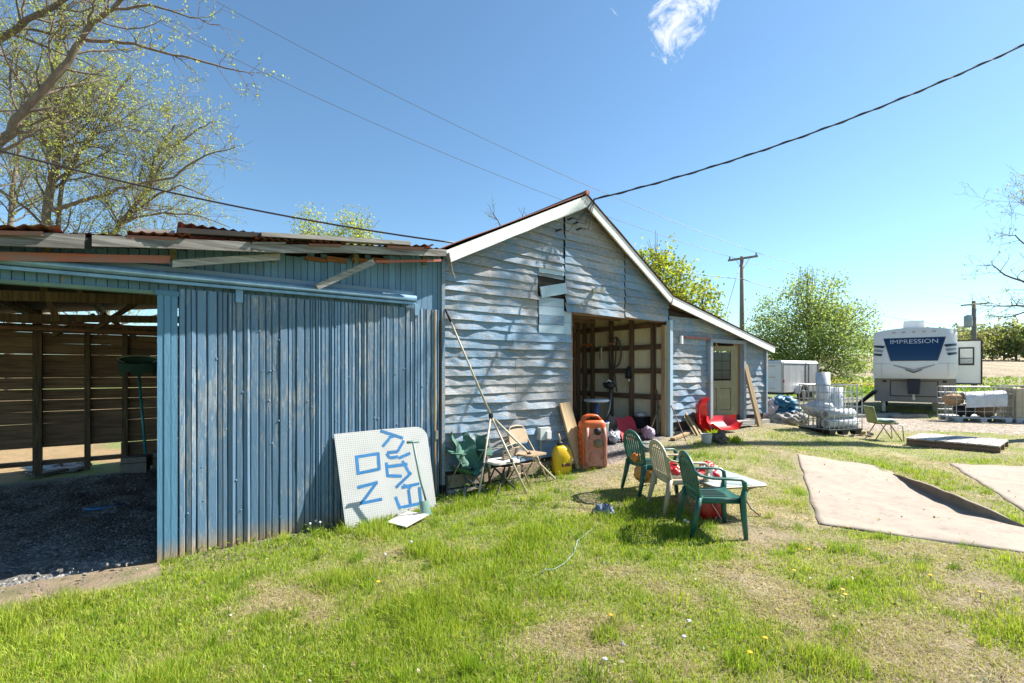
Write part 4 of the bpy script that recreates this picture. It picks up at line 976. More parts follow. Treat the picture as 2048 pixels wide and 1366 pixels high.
def cap_patch(poly_l, poly_r, nz_, nxx, name, mat, o=-.012, par=body):
    """quad strip on the cap between left and right edge functions of t"""
    mb = MB()
    def Pp(i, j):
        t = j / nz_; l, r = poly_l(t), poly_r(t); x = l[0] + (r[0] - l[0]) * i / nxx; z = l[1] + (r[1] - l[1]) * i / nxx; return on_cap(x, z, o)
    mb.grid(Pp, nxx, nz_); return mb.build(name, mat, par, True)
ler = lambda a, b: (lambda t: (a[0] + (b[0] - a[0]) * t, a[1] + (b[1] - a[1]) * t))
cap_patch(ler((-.70, 2.10), (-.93, 3.00)), ler((.70, 2.10), (.93, 3.00)), 10, 14, 'window_surround', plain('dark_surround', (.05, .05, .055), None, 4, .4), -.010)
win = cap_patch(ler((-.665, 2.13), (-.89, 2.975)), ler((.665, 2.13), (.89, 2.975)), 10, 14, 'front_window', rvb, -.02)
cu_ = bpy.data.curves.new('lettering', 'FONT'); cu_.body = 'IMPRESSION'; cu_.size = .235; cu_.align_x = 'CENTER'; cu_.extrude = .003; cu_.space_character = 1.02
to = bpy.data.objects.new('lettering_curve', cu_); COL.objects.link(to); bpy.context.view_layer.update()
me = bpy.data.meshes.new_from_object(to.evaluated_get(bpy.context.evaluated_depsgraph_get())); bpy.data.objects.remove(to); me.name = 'lettering'
for vtx in me.vertices:
    x, y, zz = vtx.co; x *= 1.12; z = 2.77 + y; p = on_cap(x, z, -.035 - zz); vtx.co = p
me.materials.append(plain('white_lettering', (.50, .54, .60), None, 3, .4, 0, 0)); lo = bpy.data.objects.new('lettering', me); COL.objects.link(lo); lo.parent = win
for s in (-1, 1):
    for k, (z0, w0, mt) in enumerate(((2.66, .34, dk), (2.50, .30, slv), (2.34, .26, dk))):
        cap_patch(ler((s * (hw - .02), z0), (s * (hw - .02), z0 + .085)), ler((s * (hw - w0 + .05 * k * 0), z0 - .05), (s * (hw - w0 - .05), z0 + .045)), 2, 6, 'side_stripe', mt, -.016)
    cap_patch(ler((s * .62, 1.93), (s * .60, 1.96)), ler((0, 1.68), (0, 1.78)), 2, 8, 'chevron', slv, -.016)
    cap_patch(ler((s * .25, 1.745), (s * .25, 1.79)), ler((0, 1.63), (0, 1.675)), 2, 6, 'lower_chevron', dk, -.015)  # black decal band below the silver chevron
    MB().box((s * (hw - .35), .57, 1.30), (.12, .05, .08)).build('marker_light', black_m, rv)
for k in range(5):
    x_ = -.6 + .3 * k; p_ = on_cap(x_, 3.22, -.02); MB().box(p_, (.09, .03, .03)).build('clearance_light', plain('amber_lens', (.50, .20, .03), None, 5, .3) if 'amber_lens' not in MATS else MATS['amber_lens'], rv)
sm_ = plain('grey_seam', (.30, .30, .31), None, 5, .5)
for s in (-1, 1):
    cap_patch(ler((s * .98, 1.50), (s * .985, 1.50)), ler((s * .98, 2.0), (s * .99, 2.0)), 1, 8, 'cap_seam', sm_, -.009)
    cap_patch(ler((s * .70, 1.985), (s * .70, 1.995)), ler((s * 1.24, 2.0), (s * 1.24, 2.01)), 1, 8, 'cap_seam', sm_, -.009)
MB().box((0, .40, 1.405), (2 * hw - .2, .02, .05)).build('nose_trim', black_m, rv)
# storage hatch, pin box, legs, air conditioner, slide-out
hs_ = MB()
for a, b in (((-.72, .72), (.72, .72)), ((.72, .72), (.72, 1.32)), ((.72, 1.32), (-.72, 1.32)), ((-.72, 1.32), (-.72, .72))): hs_.beam((a[0], .57, a[1]), (b[0], .57, b[1]), .03, .03)
hatch = MB().box((0, .585, 1.02), (1.42, .03, .58)).build('storage_hatch', plain('pale_grey_gelcoat', (.23, .235, .24), (.2, .205, .21), .6, .3, 0, 0), rv)
fs_o = hs_.build('hatch_seal', black_m, hatch)
pbx = MB(); pbx.hexa([(-.17, -.02, .82), (.17, -.02, .82), (.17, .55, .95), (-.17, .55, .95), (-.2, .1, 1.40), (.2, .1, 1.40), (.2, .6, 1.40), (-.2, .6, 1.40)]); pb_ = pbx.build('pin_box', black_m, rv)
MB().lathe([(.05, -.2), (.05, -.06), (.035, -.05), (.035, .1)], 10, (0, .12, .80)).build('king_pin', steel_m, pb_)
for s in (-1, 1): lg = MB().box((s * .95, 1.1, .33), (.11, .11, .7)).build('landing_leg', steel_m, rv); MB().box((s * .95, 1.1, .03), (.25, .25, .03)).build('foot_plate', black_m, lg)
for s in (-1, 1):
    for yy in (5.6, 6.5): 
        w_ = MB().lathe([(.0, -.1), (.25, -.1), (.37, -.08), (.38, 0), (.37, .08), (.25, .1), (0, .1)], 20, (s * 1.08, yy, .38), Matrix.Rotation(math.radians(90), 3, 'Y')).build('wheel', black_m, rv, True)
        MB().lathe([(.0, 0), (.2, 0), (.22, .03), (0, .02)], 16, (s * 1.19, yy, .38), Matrix.Rotation(math.radians(90 * s), 3, 'Y')).build('rim', steel_m, w_)
ac = MB(); ac.hexa([(-.34, 1.4, 3.38), (.34, 1.4, 3.38), (.34, 2.3, 3.38), (-.34, 2.3, 3.38), (-.32, 1.45, 3.76), (.32, 1.45, 3.76), (.29, 2.3, 3.72), (-.29, 2.3, 3.72)]); ac.build('air_conditioner', white_m, rv)
sl = MB().box((hw + .40, 3.6, 2.05), (.80, 2.6, 1.75)).build('slide_out', rvw, rv)
for a, b in (((hw + .02, 1.2), (hw + .8, 1.2)), ((hw + .8, 1.19), (hw + .8, 2.92)), ((hw + .8, 2.93), (hw + .02, 2.93))): MB().beam((a[0], 2.29, a[1]), (b[0], 2.29, b[1]), .03, .05).build('edge_seal', black_m, sl)
MB().box((hw + .36, 2.285, 2.30), (.46, .02, .72)).build('window_frame', black_m, sl); wf = MB().box((hw + .36, 2.275, 2.42), (.37, .02, .36)).build('shade', white_m, sl); MB().box((hw + .36, 2.277, 2.11), (.37, .02, .20)).build('pane', plain('pale_glass', (.5, .52, .53), (.3, .32, .33), 5, .2), sl)
MB().beam((-hw - .03, .9, 1.6), (-hw - .03, .9, 2.1), .02, .02).build('grab_handle', steel_m, rv)
st = pix(1750, 782, 19.2); gp0 = gp(1712, 812)
tag(MB().beam(st, gp0, .16, .07).build('ramp_board', black_m), 'black ramp board slanting from the travel trailer nose down to the ground', 'ramp')
bx0 = gp(1884, 822); wb = thing('plastic_tank', 'off white plastic tank standing under the right side of the travel trailer nose', 'tank', bx0, ra)
MB().hexa([(-.30, -.2, 0), (.30, -.2, 0), (.30, .25, 0), (-.30, .25, 0), (-.34, -.24, .62), (.34, -.24, .62), (.34, .28, .62), (-.34, .28, .62)]).build('tub', plain('dirty_white_plastic', (.55, .53, .46), (.42, .38, .28), 3, .6), wb); MB().box((0, .02, .64), (.72, .56, .04)).build('rim', white_m, wb)
pl_ = thing('timber_pile', 'old grey timbers lying beside the driveway before the travel trailer', 'timber', gp(1765, 836), .15)
for k, (dx, dy, l_) in enumerate(((-.3, 0, 1.6), (.9, -.2, 1.5), (.1, .25, 2.0))): MB().box((dx, dy, .06), (l_, .14, .14), rz=.06 * k).build('timber', grey_m, pl_)
# ------------------------------------------------------------------ enclosed cargo trailer
ct0 = Vector((pix(1565, 0, 22.5).x, 22.5, 0)); ct = thing('cargo_trailer', 'dented silver white enclosed cargo trailer parked beyond the lean-to', 'trailer', (ct0.x, ct0.y, .28), math.radians(33))
al = plain('dull_aluminium', (.55, .56, .57), (.38, .38, .38), 2.2, .45, .35, .1, (1, 1, .25)); wh2 = plain('white_trailer_paint', (.62, .65, .68), (.52, .55, .58), 1.5, .5)
TLn, TWd, TH = 3.4, 1.9, 1.85
tbody = MB().box((TLn / 2, TWd / 2, .42 + (TH - .42) / 2), (TLn, TWd, TH - .42)).build('body', al, ct)
rf_ = MB(); rf_.hexa([(-.03, -.03, TH - .05), (TLn + .03, -.03, TH - .05), (TLn + .03, TWd + .03, TH - .05), (-.03, TWd + .03, TH - .05), (.05, .1, TH + .07), (TLn - .05, .1, TH + .07), (TLn - .05, TWd - .1, TH + .07), (.05, TWd - .1, TH + .07)]); rf_.build('roof', wh2, ct)
rdr = MB().box((-.02, TWd / 2, 1.13), (.03, TWd - .1, 1.3)).build('rear_door', wh2, ct)
for z in (.6, 1.13, 1.65): MB().box((-.045, TWd * .25, z), (.02, .3, .05)).build('hinge', steel_m, rdr)
for x in (.05, TLn * .62, TLn - .05): MB().box((x, -.015, 1.13), (.06, .03, 1.42)).build('side_post', steel_m, ct)
MB().box((TLn * .82, -.02, 1.1), (.75, .02, 1.3)).build('side_door', al, ct)
fe = MB(); N_ = 10
for q in range(N_):
    a0_, a1_ = math.pi * q / N_, math.pi * (q + 1) / N_; c_ = (1.5, 0, .36); r0, r1 = .40, .46
    P4 = lambda a, r, y: (c_[0] + r * math.cos(a), y, c_[2] + r * math.sin(a)); fe.hexa([P4(a0_, r0, -.25), P4(a1_, r0, -.25), P4(a1_, r0, .0), P4(a0_, r0, .0), P4(a0_, r1, -.25), P4(a1_, r1, -.25), P4(a1_, r1, .0), P4(a0_, r1, .0)])
fe.build('fender', al, ct)
w_ = MB().lathe([(0, -.09), (.2, -.09), (.33, -.07), (.34, 0), (.33, .07), (.2, .09), (0, .09)], 20, (1.5, -.12, .34), Matrix.Rotation(math.radians(90), 3, 'X')).build('wheel', black_m, ct, True); MB().lathe([(0, .03), (.16, .02), (.19, 0), (.19, -.01)], 16, (1.5, -.215, .34), Matrix.Rotation(math.radians(90), 3, 'X')).build('rim', steel_m, w_)
MB().box((.02, -.05, .95), (.04, .05, .14)).build('tail_lamp', plain('red_lens', (.45, .03, .03), (.3, .02, .02), 5, .3), ct); MB().box((TLn / 2, TWd / 2, .36), (TLn, TWd - .2, .1)).build('chassis', black_m, ct)
# ------------------------------------------------------------------ caged pallet tanks
def cage(name, label, loc, rz, w=1.2, d=1.0, h=1.0, z0=.16, nx=7, ny=6, nz_=6, pal=True, group=None, palm=None):
    t = thing(name, label, 'cage', loc, rz, group); r = .009
    def ring(z): return [(-w / 2, -d / 2, z), (w / 2, -d / 2, z), (w / 2, d / 2, z), (-w / 2, d / 2, z), (-w / 2, -d / 2, z)]
    for k in range(nz_ + 1): MB().tube(ring(z0 + h * k / nz_), r * (1.5 if k in (0, nz_) else 1), 4).build('wire', galv_m, t)
    for k in range(nx + 1):
        x = -w / 2 + w * k / nx
        for s in (-1, 1): MB().tube([(x, s * d / 2, z0), (x, s * d / 2, z0 + h)], r, 4).build('wire', galv_m, t)
    for k in range(1, ny):
        y = -d / 2 + d * k / ny
        for s in (-1, 1): MB().tube([(s * w / 2, y, z0), (s * w / 2, y, z0 + h)], r, 4).build('wire', galv_m, t)
    if pal:
        p = MB().box((0, 0, z0 - .02), (w + .02, d + .02, .03)).build('pallet', palm or white_m, t)
        for x in (-1, 0, 1):
            for y in (-1, 0, 1): MB().hexa([(x * (w / 2 - .1) - .07, y * (d / 2 - .08) - .06, 0), (x * (w / 2 - .1) + .07, y * (d / 2 - .08) - .06, 0), (x * (w / 2 - .1) + .07, y * (d / 2 - .08) + .06, 0), (x * (w / 2 - .1) - .07, y * (d / 2 - .08) + .06, 0), (x * (w / 2 - .1) - .1, y * (d / 2 - .08) - .08, z0 - .036), (x * (w / 2 - .1) + .1, y * (d / 2 - .08) - .08, z0 - .036), (x * (w / 2 - .1) + .1, y * (d / 2 - .08) + .08, z0 - .036), (x * (w / 2 - .1) - .1, y * (d / 2 - .08) + .08, z0 - .036)]).build('pallet_foot', palm or white_m, p)
    return t
gpal = plain('grey_pallet_plastic', (.50, .52, .54), (.42, .44, .46), 4, .5)
c1 = gp(1662, 868) + Vector((.12, .22, 0)); cage('wire_cage', 'open wire cage of white plastic rolls and sheets beside the rubbish heap', c1, math.radians(16), .96, .80, 1.0, .13, palm=black_m)
def at1(x, y, z): 
    q = Vector((x, y, z)); q.rotate(Matrix.Rotation(math.radians(16), 3, 'Z')); return c1 + q
wp = plain('white_plastic_roll', (.56, .575, .61), (.42, .44, .48), 8, .4, 0, .3)
def pipe(label, a, b, r, name='plastic_roll', mat=wp):
    a = Vector(a); b = Vector(b); m_ = (b - a).to_track_quat('Z', 'Y').to_matrix(); L_ = (b - a).length
    return tag(MB().lathe([(r * .55, .02), (r * .6, 0), (r, 0), (r, L_), (r * .6, L_), (r * .55, L_ - .02), (r * .55, .02)], 18, a, m_).build(name, mat, None, True), label, 'roll')
pipe('tall white plastic roll standing upright in the wire cage', at1(-.08, .1, .14), at1(-.08, .12, 1.42), .15)
pipe('shorter white plastic drum standing in the right of the cage', at1(.28, .1, .14), at1(.28, .1, 1.06), .17)
pipe('lower white plastic roll lying across the cage front', at1(-.44, -.26, .26), at1(.44, -.26, .26), .11)
pipe('upper white plastic roll lying across the cage', at1(-.44, -.24, .47), at1(.40, -.22, .47), .11)
mb = MB(); mb.lump((0, 0, 0), (.38, .22, .2), 4, .3, 3, 12, .2); o_ = tag(mb.build('plastic_sheeting', wp, None, True, at1(-.15, .12, .55)), 'crumpled white plastic sheeting bundled inside the wire cage', 'sheeting')
# right-hand pair
c2 = gp(1952, 845) + Vector((.3, .4, 0)); rz2 = math.radians(-14)
cage('wire_cage', 'wire cage on grey pallet holding a white tarpaulin and junk by the driveway', c2, rz2, 1.55, 1.05, 1.0, .17, 6, 5, 5, palm=gpal)
c3 = c2 + Vector((1.36, -.36, 0)); cage('wire_cage', 'wire cage round a yellowed tank at the right edge of the frame', c3, rz2, 1.1, 1.05, 1.05, .17, 7, 5, 6, palm=gpal)
mb = MB(); mb.hexa([(-.5, -.47, .18), (.5, -.47, .18), (.5, .47, .18), (-.5, .47, .18), (-.5, -.47, 1.15), (.5, -.47, 1.15), (.5, .47, 1.15), (-.5, .47, 1.15)])
tk = thing('liquid_tank', 'yellowed plastic liquid tank inside the rightmost cage', 'tank', c3, rz2); mb.build('bladder', plain('yellowed_plastic', (.60, .52, .34), (.50, .42, .26), 2, .5), tk); MB().lathe([(.1, 0), (.1, .05), (.0, .06)], 14, (0, 0, 1.15)).build('cap', black_m, tk)
def c2p(x, y, z): q = Vector((x, y, z)); q.rotate(Matrix.Rotation(rz2, 3, 'Z')); return c2 + q
mb = MB()
def Pt(i, j):
    x = -.55 + 1.15 * i / 20; t = j / 16; ang = -.35 + t * 3.4
    r_ = .30 + .05 * mnoise.noise(Vector((x * 4, t * 5, 1))) + .03 * abs(mnoise.noise(Vector((x * 9, t * 3, 5)))); return Vector((x + .1 * t, -.30 + r_ * 1.0 * -math.cos(ang) * .9 * (1 if t < .9 else .9), .72 + .32 * math.sin(ang) - .35 * max(0, .25 - t) + .06 * x))
mb.grid(Pt, 20, 16); tarp = tag(mb.build('tarpaulin', plain('silver_white_tarp', (.60, .61, .63), (.46, .48, .50), 6, .3, 0, .3), None, True, c2), 'silver white tarpaulin slumped inside the wire cage by the driveway', 'tarpaulin'); tarp.rotation_euler = (0, 0, rz2)
tag(MB().lump((0, 0, 0), (.28, .24, .20), 3, .3, 2.5, 12).build('orange_bag', plain('orange_brown_cloth', (.42, .24, .12), (.28, .2, .12), 6, .9), None, True, c2p(-.72, -.25, .75)), 'orange brown bag bulging out of the left end of the cage', 'bag')
tag(MB().lump((0, 0, 0), (.3, .3, .22), 8, .3, 2.5, 12).build('cardboard_box', plain('brown_cardboard', (.30, .20, .12), (.2, .13, .08), 6, .9), None, True, c2p(.25, -.1, .40)), 'crushed brown carton in the bottom of the tarpaulin cage', 'carton')
tag(MB().lump((0, 0, 0), (.25, .3, .2), 9, .3, 2.5, 12).build('black_sack', black_m, None, True, c2p(-.35, -.1, .38)), 'black sack in the lower left of the tarpaulin cage', 'sack')
# ------------------------------------------------------------------ plastic garden chairs
def garden_chair(label, loc, rz, mat, name='garden_chair', group='plastic garden chairs round the low table', tilt=0.0):
    """local +x is the way the sitter faces"""
    t = thing(name, label, 'chair', loc, rz, group)
    seat = MB()
    def Ps(i, j):
        x = -.21 + .43 * i / 10; y = -.235 + .47 * j / 10; return Vector((x, y, .42 - .022 * math.cos(max(-1, min(1, y / .25)) * 1.4) * (1 if i < 8 else .6) + (.012 if i == 10 else 0) - (.02 if i == 0 else 0)))
    seat.grid(Ps, 10, 10); n0 = len(seat.v)
    seat.v += [(a, b, c - .014) for a, b, c in seat.v]; seat.c += [None] * n0; seat.f += [tuple(i + n0 for i in f[::-1]) for f in seat.f]
    rim = [(-.21, -.235), (.22, -.235), (.22, .235), (-.21, .235)]
    for k in range(4): a, b = rim[k], rim[(k + 1) % 4]; seat.box(((a[0] + b[0]) / 2, (a[1] + b[1]) / 2, .385), (abs(a[0] - b[0]) + .02, abs(a[1] - b[1]) + .02, .05))
    so = seat.build('seat', mat, t, True)
    for k in range(5): MB().box((.0, -.13 + .065 * k, .4055 + .002), (.26, .012, .006)).build('slot', black_m, so)
    W = .25; arch = []
    def back(z): return -.20 - .20 * (z - .38)            # reclined
    for k in range(13):
        a = math.pi * k / 12; y = -W * math.cos(a) * (1.0 if 2 < k < 10 else 1.0); z = .60 + .24 * math.sin(a) ** .8; arch.append(Vector((back(z), y, z)))
    fr_ = [Vector((back(.36), -.215, .36)), Vector((back(.48), -.235, .48))] + arch + [Vector((back(.48), .235, .48)), Vector((back(.36), .215, .36))]
    bk_ = MB(); bk_.sweep(fr_, .022, .052, (1, 0, .2)); bo = bk_.build('backrest', mat, t, True)
    for k in range(7):
        y = -.165 + .055 * k; zt = .60 + .22 * math.sqrt(max(0, 1 - (y / .26) ** 2)); pts = [Vector((back(z), y * (1.0 + .35 * (z - .4)), z)) for z in np.linspace(.40, zt + .01, 6)]
        MB().sweep(pts, .012, .030, (1, 0, .2)).build('slat', mat, bo, True)
    MB().sweep([Vector((back(.44), -.22, .44)), Vector((back(.44) - .01, 0, .44)), Vector((back(.44), .22, .44))], .016, .06, (1, 0, .2)).build('lower_rail', mat, bo)
    MB().sweep([Vector((back(.76), -.19, .755)), Vector((back(.76) - .015, 0, .77)), Vector((back(.76), .19, .755))], .014, .022, (1, 0, .2)).build('upper_rail', mat, bo)
    for s in (-1, 1):
        pts = [(-.275, s * .245, .70), (-.22, s * .262, .655), (-.10, s * .275, .63), (.06, s * .28, .625), (.19, s * .275, .62), (.235, s * .268, .59), (.245, s * .262, .50)]
        MB().sweep(pts, [.03, .045, .055, .058, .06, .06, .055], [.03, .022, .02, .02, .024, .03, .03], (0, 1, 0)).build('armrest', mat, t, True)
        MB().sweep([(.243, s * .262, .52), (.225, s * .25, .40), (.235, s * .262, .2), (.25, s * .275, 0)], [.055, .06, .05, .036], [.03, .05, .045, .032], (0, 1, 0)).build('leg', mat, t, True)
        MB().sweep([(-.21, s * .225, .42), (-.24, s * .235, .25), (-.30, s * .25, 0)], [.055, .05, .034], [.05, .045, .03], (0, 1, 0)).build('leg', mat, t, True)
    return t
gpl = plain('green_plastic', (.022, .125, .092), (.008, .07, .055), 4, .42, 0, .12); tpl = plain('tan_plastic', (.48, .41, .29), (.36, .30, .21), 4, .5, 0, .12)
def chair_at(rear, rz): 
    q = Vector((.27, 0, 0)); q.rotate(Matrix.Rotation(rz, 3, 'Z')); p = Vector(rear) + q; return Vector((p.x, p.y, G(p.x, p.y)))
r1 = math.radians(14); garden_chair('dark green plastic armchair farthest left, orange bag on its seat', chair_at((1.66, 6.68, 0), r1), r1, gpl)
r2 = math.radians(6); garden_chair('tan plastic armchair between the two green ones', chair_at((1.80, 5.98, 0), r2), r2, tpl)
r3 = math.radians(-2); garden_chair('dark green plastic armchair nearest the camera with pale worn seat', chair_at((1.90, 5.27, 0), r3), r3, gpl)
# low glass table
tb = thing('glass_table', 'low garden table with frosted glass top and curved tan metal legs', 'table', (2.55, 6.12, 0), math.radians(12))
glm, nt, bs, out = newmat('frosted_glass_top'); bs.inputs['Base Color'].default_value = (.55, .62, .60, 1); bs.inputs['Roughness'].default_value = .28; bs.inputs['Transmission Weight'].default_value = .35
def rrect(w, d, r, z, n=5):
    out_ = []
    for cx_, cy_, a0 in ((w / 2 - r, d / 2 - r, 0), (-w / 2 + r, d / 2 - r, 90), (-w / 2 + r, -d / 2 + r, 180), (w / 2 - r, -d / 2 + r, 270)):
        for k in range(n + 1): a = math.radians(a0 + 90 * k / n); out_.append((cx_ + r * math.cos(a), cy_ + r * math.sin(a), z))
    return out_
MB().prism(rrect(.70, 1.12, .09, .405), (0, 0, 0), (0, 0, .012)).build('top', glm, tb)
tbm = plain('tan_table_metal', (.34, .29, .21), (.26, .22, .16), 6, .45, .3)
MB().tube([Vector(p) for p in rrect(.70, 1.12, .09, .400)] + [Vector(rrect(.70, 1.12, .09, .400)[0])], .014, 6).build('rim', tbm, tb, True)
for sx in (-1, 1):
    for sy in (-1, 1): MB().tube([(sx * .30, sy * .50, .395), (sx * .20, sy * .40, .33), (sx * .16, sy * .36, .23), (sx * .22, sy * .41, .10), (sx * .32, sy * .48, .0)], .012, 6).build('leg', tbm, tb, True)
for sy in (-1, 1): MB().tube([(-.17, sy * .37, .22), (0, sy * .32, .20), (.17, sy * .37, .22)], .010, 6).build('stretcher', tbm, tb, True)
for sx in (-1, 1): MB().tube([(sx * .17, -.36, .22), (sx * .12, 0, .20), (sx * .17, .36, .22)], .010, 6).build('stretcher', tbm, tb, True)
# things on and under the table
redp = plain('red_plastic_bag', (.55, .02, .018), (.36, .012, .012), 5, .3, 0, .3); orgp = plain('orange_plastic', (.62, .20, .025), (.50, .12, .015), 4, .35, 0, .2); amb = plain('amber_plastic', (.58, .28, .07), (.45, .18, .04), 4, .25, 0, .2)
def bag(name, label, cat, c, s, mat, seed, amp=.28, wr=.3, n=18, floor=None, fr=2.4): return tag(MB().lump((0, 0, 0), s, seed, amp, fr, n, wr, floor).build(name, mat, None, True, c), label, cat)
rwm, nt, bs, out = newmat('red_white_print'); vv = coords(nt, (7, 7, 7)); vr = N(nt, 'ShaderNodeTexVoronoi', ins={'Scale': 1.3}); lnk(nt, vv, vr.inputs['Vector']); lnk(nt, ramp(nt, vr.outputs['Distance'], [(.42, (.60, .015, .02)), (.47, (.72, .70, .68))], 'LINEAR'), bs.inputs['Base Color']); bs.inputs['Roughness'].default_value = .4
bag('shopping_bag', 'red and white printed plastic bag lying on the glass table', 'bag', pix(1416, 948, 6.15), (.20, .18, .11), rwm, 5)
bag('red_bag', 'bright red plastic bag crumpled on the table behind the tan chair', 'bag', pix(1345, 944, 6.3), (.14, .2, .11), redp, 6)
bag('red_bag', 'small bright red bundle on top of the printed bag', 'bag', pix(1414, 932, 6.2), (.09, .09, .06), redp, 7)
bag('orange_bag', 'amber plastic bag slumped over the seat of the left green chair', 'bag', pix(1288, 946, 6.62), (.13, .15, .13), amb, 8, .18, .15)
bag('orange_bag', 'small orange knotted bag beside the left chair backrest', 'bag', pix(1273, 915, 6.65), (.07, .08, .06), orgp, 9)
rb = gp(1428, 1042); rbx = thing('red_tote', 'red tote bag standing under the nearest green chair', 'bag', rb + Vector((.0, .12, 0)), .15)
mb = MB(); mb.lump((0, 0, .13), (.17, .10, .16), 3, .12, 2, 16, .2, 0.0); mb.v = [(math.copysign(abs(x / .17) ** .55 * .17, x), math.copysign(abs(y / .1) ** .55 * .1, y), z) for x, y, z in mb.v]; mb.build('body', redp, rbx, True); MB().tube([(-.05, -.13, .2), (.0, -.15, .12), (.05, -.16, .03), (.10, -.17, 0)], .004, 4).build('cord', white_m, rbx)
bag('blue_rag', 'crumpled dark blue rag lying in the grass left of the chairs', 'rag', gp(1207, 1030) + Vector((0, 0, .05)), (.12, .13, .08), plain('navy_mottled_cloth', (.20, .24, .32), (.03, .045, .09), 22, .7), 12, .35, .3)
rp = [gp(a, b) + Vector((0, 0, .02)) for a, b in ((1200, 1045), (1175, 1070), (1155, 1085), (1148, 1110), (1130, 1130), (1110, 1142), (1090, 1145), (1082, 1152), (1095, 1140), (1104, 1148))]
tag(MB().tube(rp, .0045, 5).build('rope', plain('pale_blue_rope', (.34, .42, .46), (.26, .32, .36), 30, .8), None, True), 'pale blue rope lying loosely in the lawn', 'rope')
# ------------------------------------------------------------------ pegboard sign against the sliding door
BLp = gp(692, 1060); BRp = gp(873, 1014); ax_ = (BRp - BLp); ax_.z = 0; Wd = ax_.length; ax_.normalize()
ub0, vb0 = toB(BLp); topw = B(wallu(668, -.11), -.11, wallz(668, 868, -.11)); lean = (topw - BLp); Hh = lean.length
sg = thing('pegboard_sign', 'white pegboard sheet with blue tape lettering leaning on the sliding door', 'sign', BLp)
upv = (lean - ax_ * lean.dot(ax_)).normalized(); nrm = ax_.cross(upv).normalized(); skew = lean.dot(ax_)
Wd = 1.14; Hh = lean.length
pgm, nt, bs, out = newmat('pegboard_white'); uvn = N(nt, 'ShaderNodeUVMap'); sx = N(nt, 'ShaderNodeSeparateXYZ'); lnk(nt, uvn.outputs[0], sx.inputs[0])
def saw(o, k): return mth(nt, 'SUBTRACT', mth(nt, 'FRACT', mth(nt, 'MULTIPLY', o, k)), .5)
fx, fy = saw(sx.outputs[0], 1.14 / .0254), saw(sx.outputs[1], 1.14 / .0254); rr_ = mth(nt, 'SQRT', mth(nt, 'ADD', mth(nt, 'MULTIPLY', fx, fx), mth(nt, 'MULTIPLY', fy, fy)))
hol = ramp(nt, rr_, [(.17, (.10, .10, .11)), (.23, (.50, .50, .49))]); gr_ = noi(nt, coords(nt), 3, 5); lnk(nt, mixc(nt, 1.0, hol, ramp(nt, gr_, [(.3, (.86, .86, .84)), (.7, (1, 1, 1))]), 'MULTIPLY'), bs.inputs['Base Color']); bs.inputs['Roughness'].default_value = .55
topr = B(wallu(850, -.11), -.11, wallz(850, 851, -.11)); nrm = (BRp - BLp).cross(topw - BLp).normalized(); topr = topr - nrm * (topr - BLp).dot(nrm)
def Q(a, b, o=0.0): return BLp.lerp(BRp, a).lerp(topw.lerp(topr, a), b) - BLp + nrm * o
mb = MB(); outl = [(0, 0), (1, 0.0), (1, .84)] + [(1 - .13 + .13 * math.cos(t_), .84 + .15 * math.sin(t_)) for t_ in np.linspace(.3, math.pi / 2, 5)] + [(.5, 1.0), (0, 1)]
mb.prism([Q(a, b) for a, b in outl], nrm * (-.006 if nrm.y < 0 else .006), nrm * .0); po = mb.build('board', [pgm], sg)
uvl = po.data.uv_layers.new(name='UVMap')
for lp in po.data.loops:
    co_ = Vector(po.data.vertices[lp.vertex_index].co); b_ = co_.dot(upv) / Hh; uvl.data[lp.index].uv = ((co_.dot(ax_) - skew * b_) / Wd, b_)
front_o = 1
tpm = plain('blue_painter_tape', (.018, .16, .36), (.012, .12, .30), 12, .6)
# homography from the enlarged photo crop to board coordinates
src = [(182, 334), (872, 269), (960, 888), (273, 1062)]; dst = [(0, 1), (1, 1), (1, 0), (0, 0)]
A_ = []; b_ = []
for (x, y), (X_, Y_) in zip(src, dst): A_ += [[x, y, 1, 0, 0, 0, -X_ * x, -X_ * y], [0, 0, 0, x, y, 1, -Y_ * x, -Y_ * y]]; b_ += [X_, Y_]
hm = np.linalg.solve(np.array(A_, float), np.array(b_, float))
def hb(x, y): w_ = hm[6] * x + hm[7] * y + 1; return ((hm[0] * x + hm[1] * y + hm[2]) / w_, (hm[3] * x + hm[4] * y + hm[5]) / w_)
strips = [((345, 512), (528, 484)), ((522, 476), (532, 610)), ((358, 508), (372, 645)), ((365, 636), (532, 602)), ((365, 742), (522, 702)), ((510, 706), (398, 856)), ((385, 862), (556, 828)),
          ((538, 310), (706, 368)), ((605, 372), (556, 430)), ((600, 365), (640, 350)), ((712, 385), (668, 470)), ((668, 470), (590, 478)), ((584, 484), (612, 520)), ((612, 518), (672, 508)), ((676, 520), (762, 482)),
          ((584, 552), (596, 664)), ((594, 584), (742, 566)), ((600, 652), (702, 656)), ((704, 540), (764, 648)), ((772, 630), (658, 742)), ((712, 722), (770, 745)),
          ((655, 812), (692, 902)), ((678, 894), (848, 858)), ((832, 738), (846, 862)), ((752, 756), (768, 872)), ((700, 742), (832, 712))]
for k, (p, q) in enumerate(strips):
    a, b = hb(*p), hb(*q); A3, B3 = Q(a[0], a[1], 0), Q(b[0], b[1], 0); front_o = 1 if nrm.y < 0 else -1; d_ = (B3 - A3).normalized(); s_ = d_.cross(nrm).normalized() * .0195; o_ = nrm * (.0012 + .0006 * (k % 3)) * (1 if front_o > 0 else -1)
    MB().prism([A3 + s_, B3 + s_, B3 - s_, A3 - s_], o_, o_ + nrm * .0005 * (1 if front_o > 0 else -1)).build('tape_strip', tpm, po)
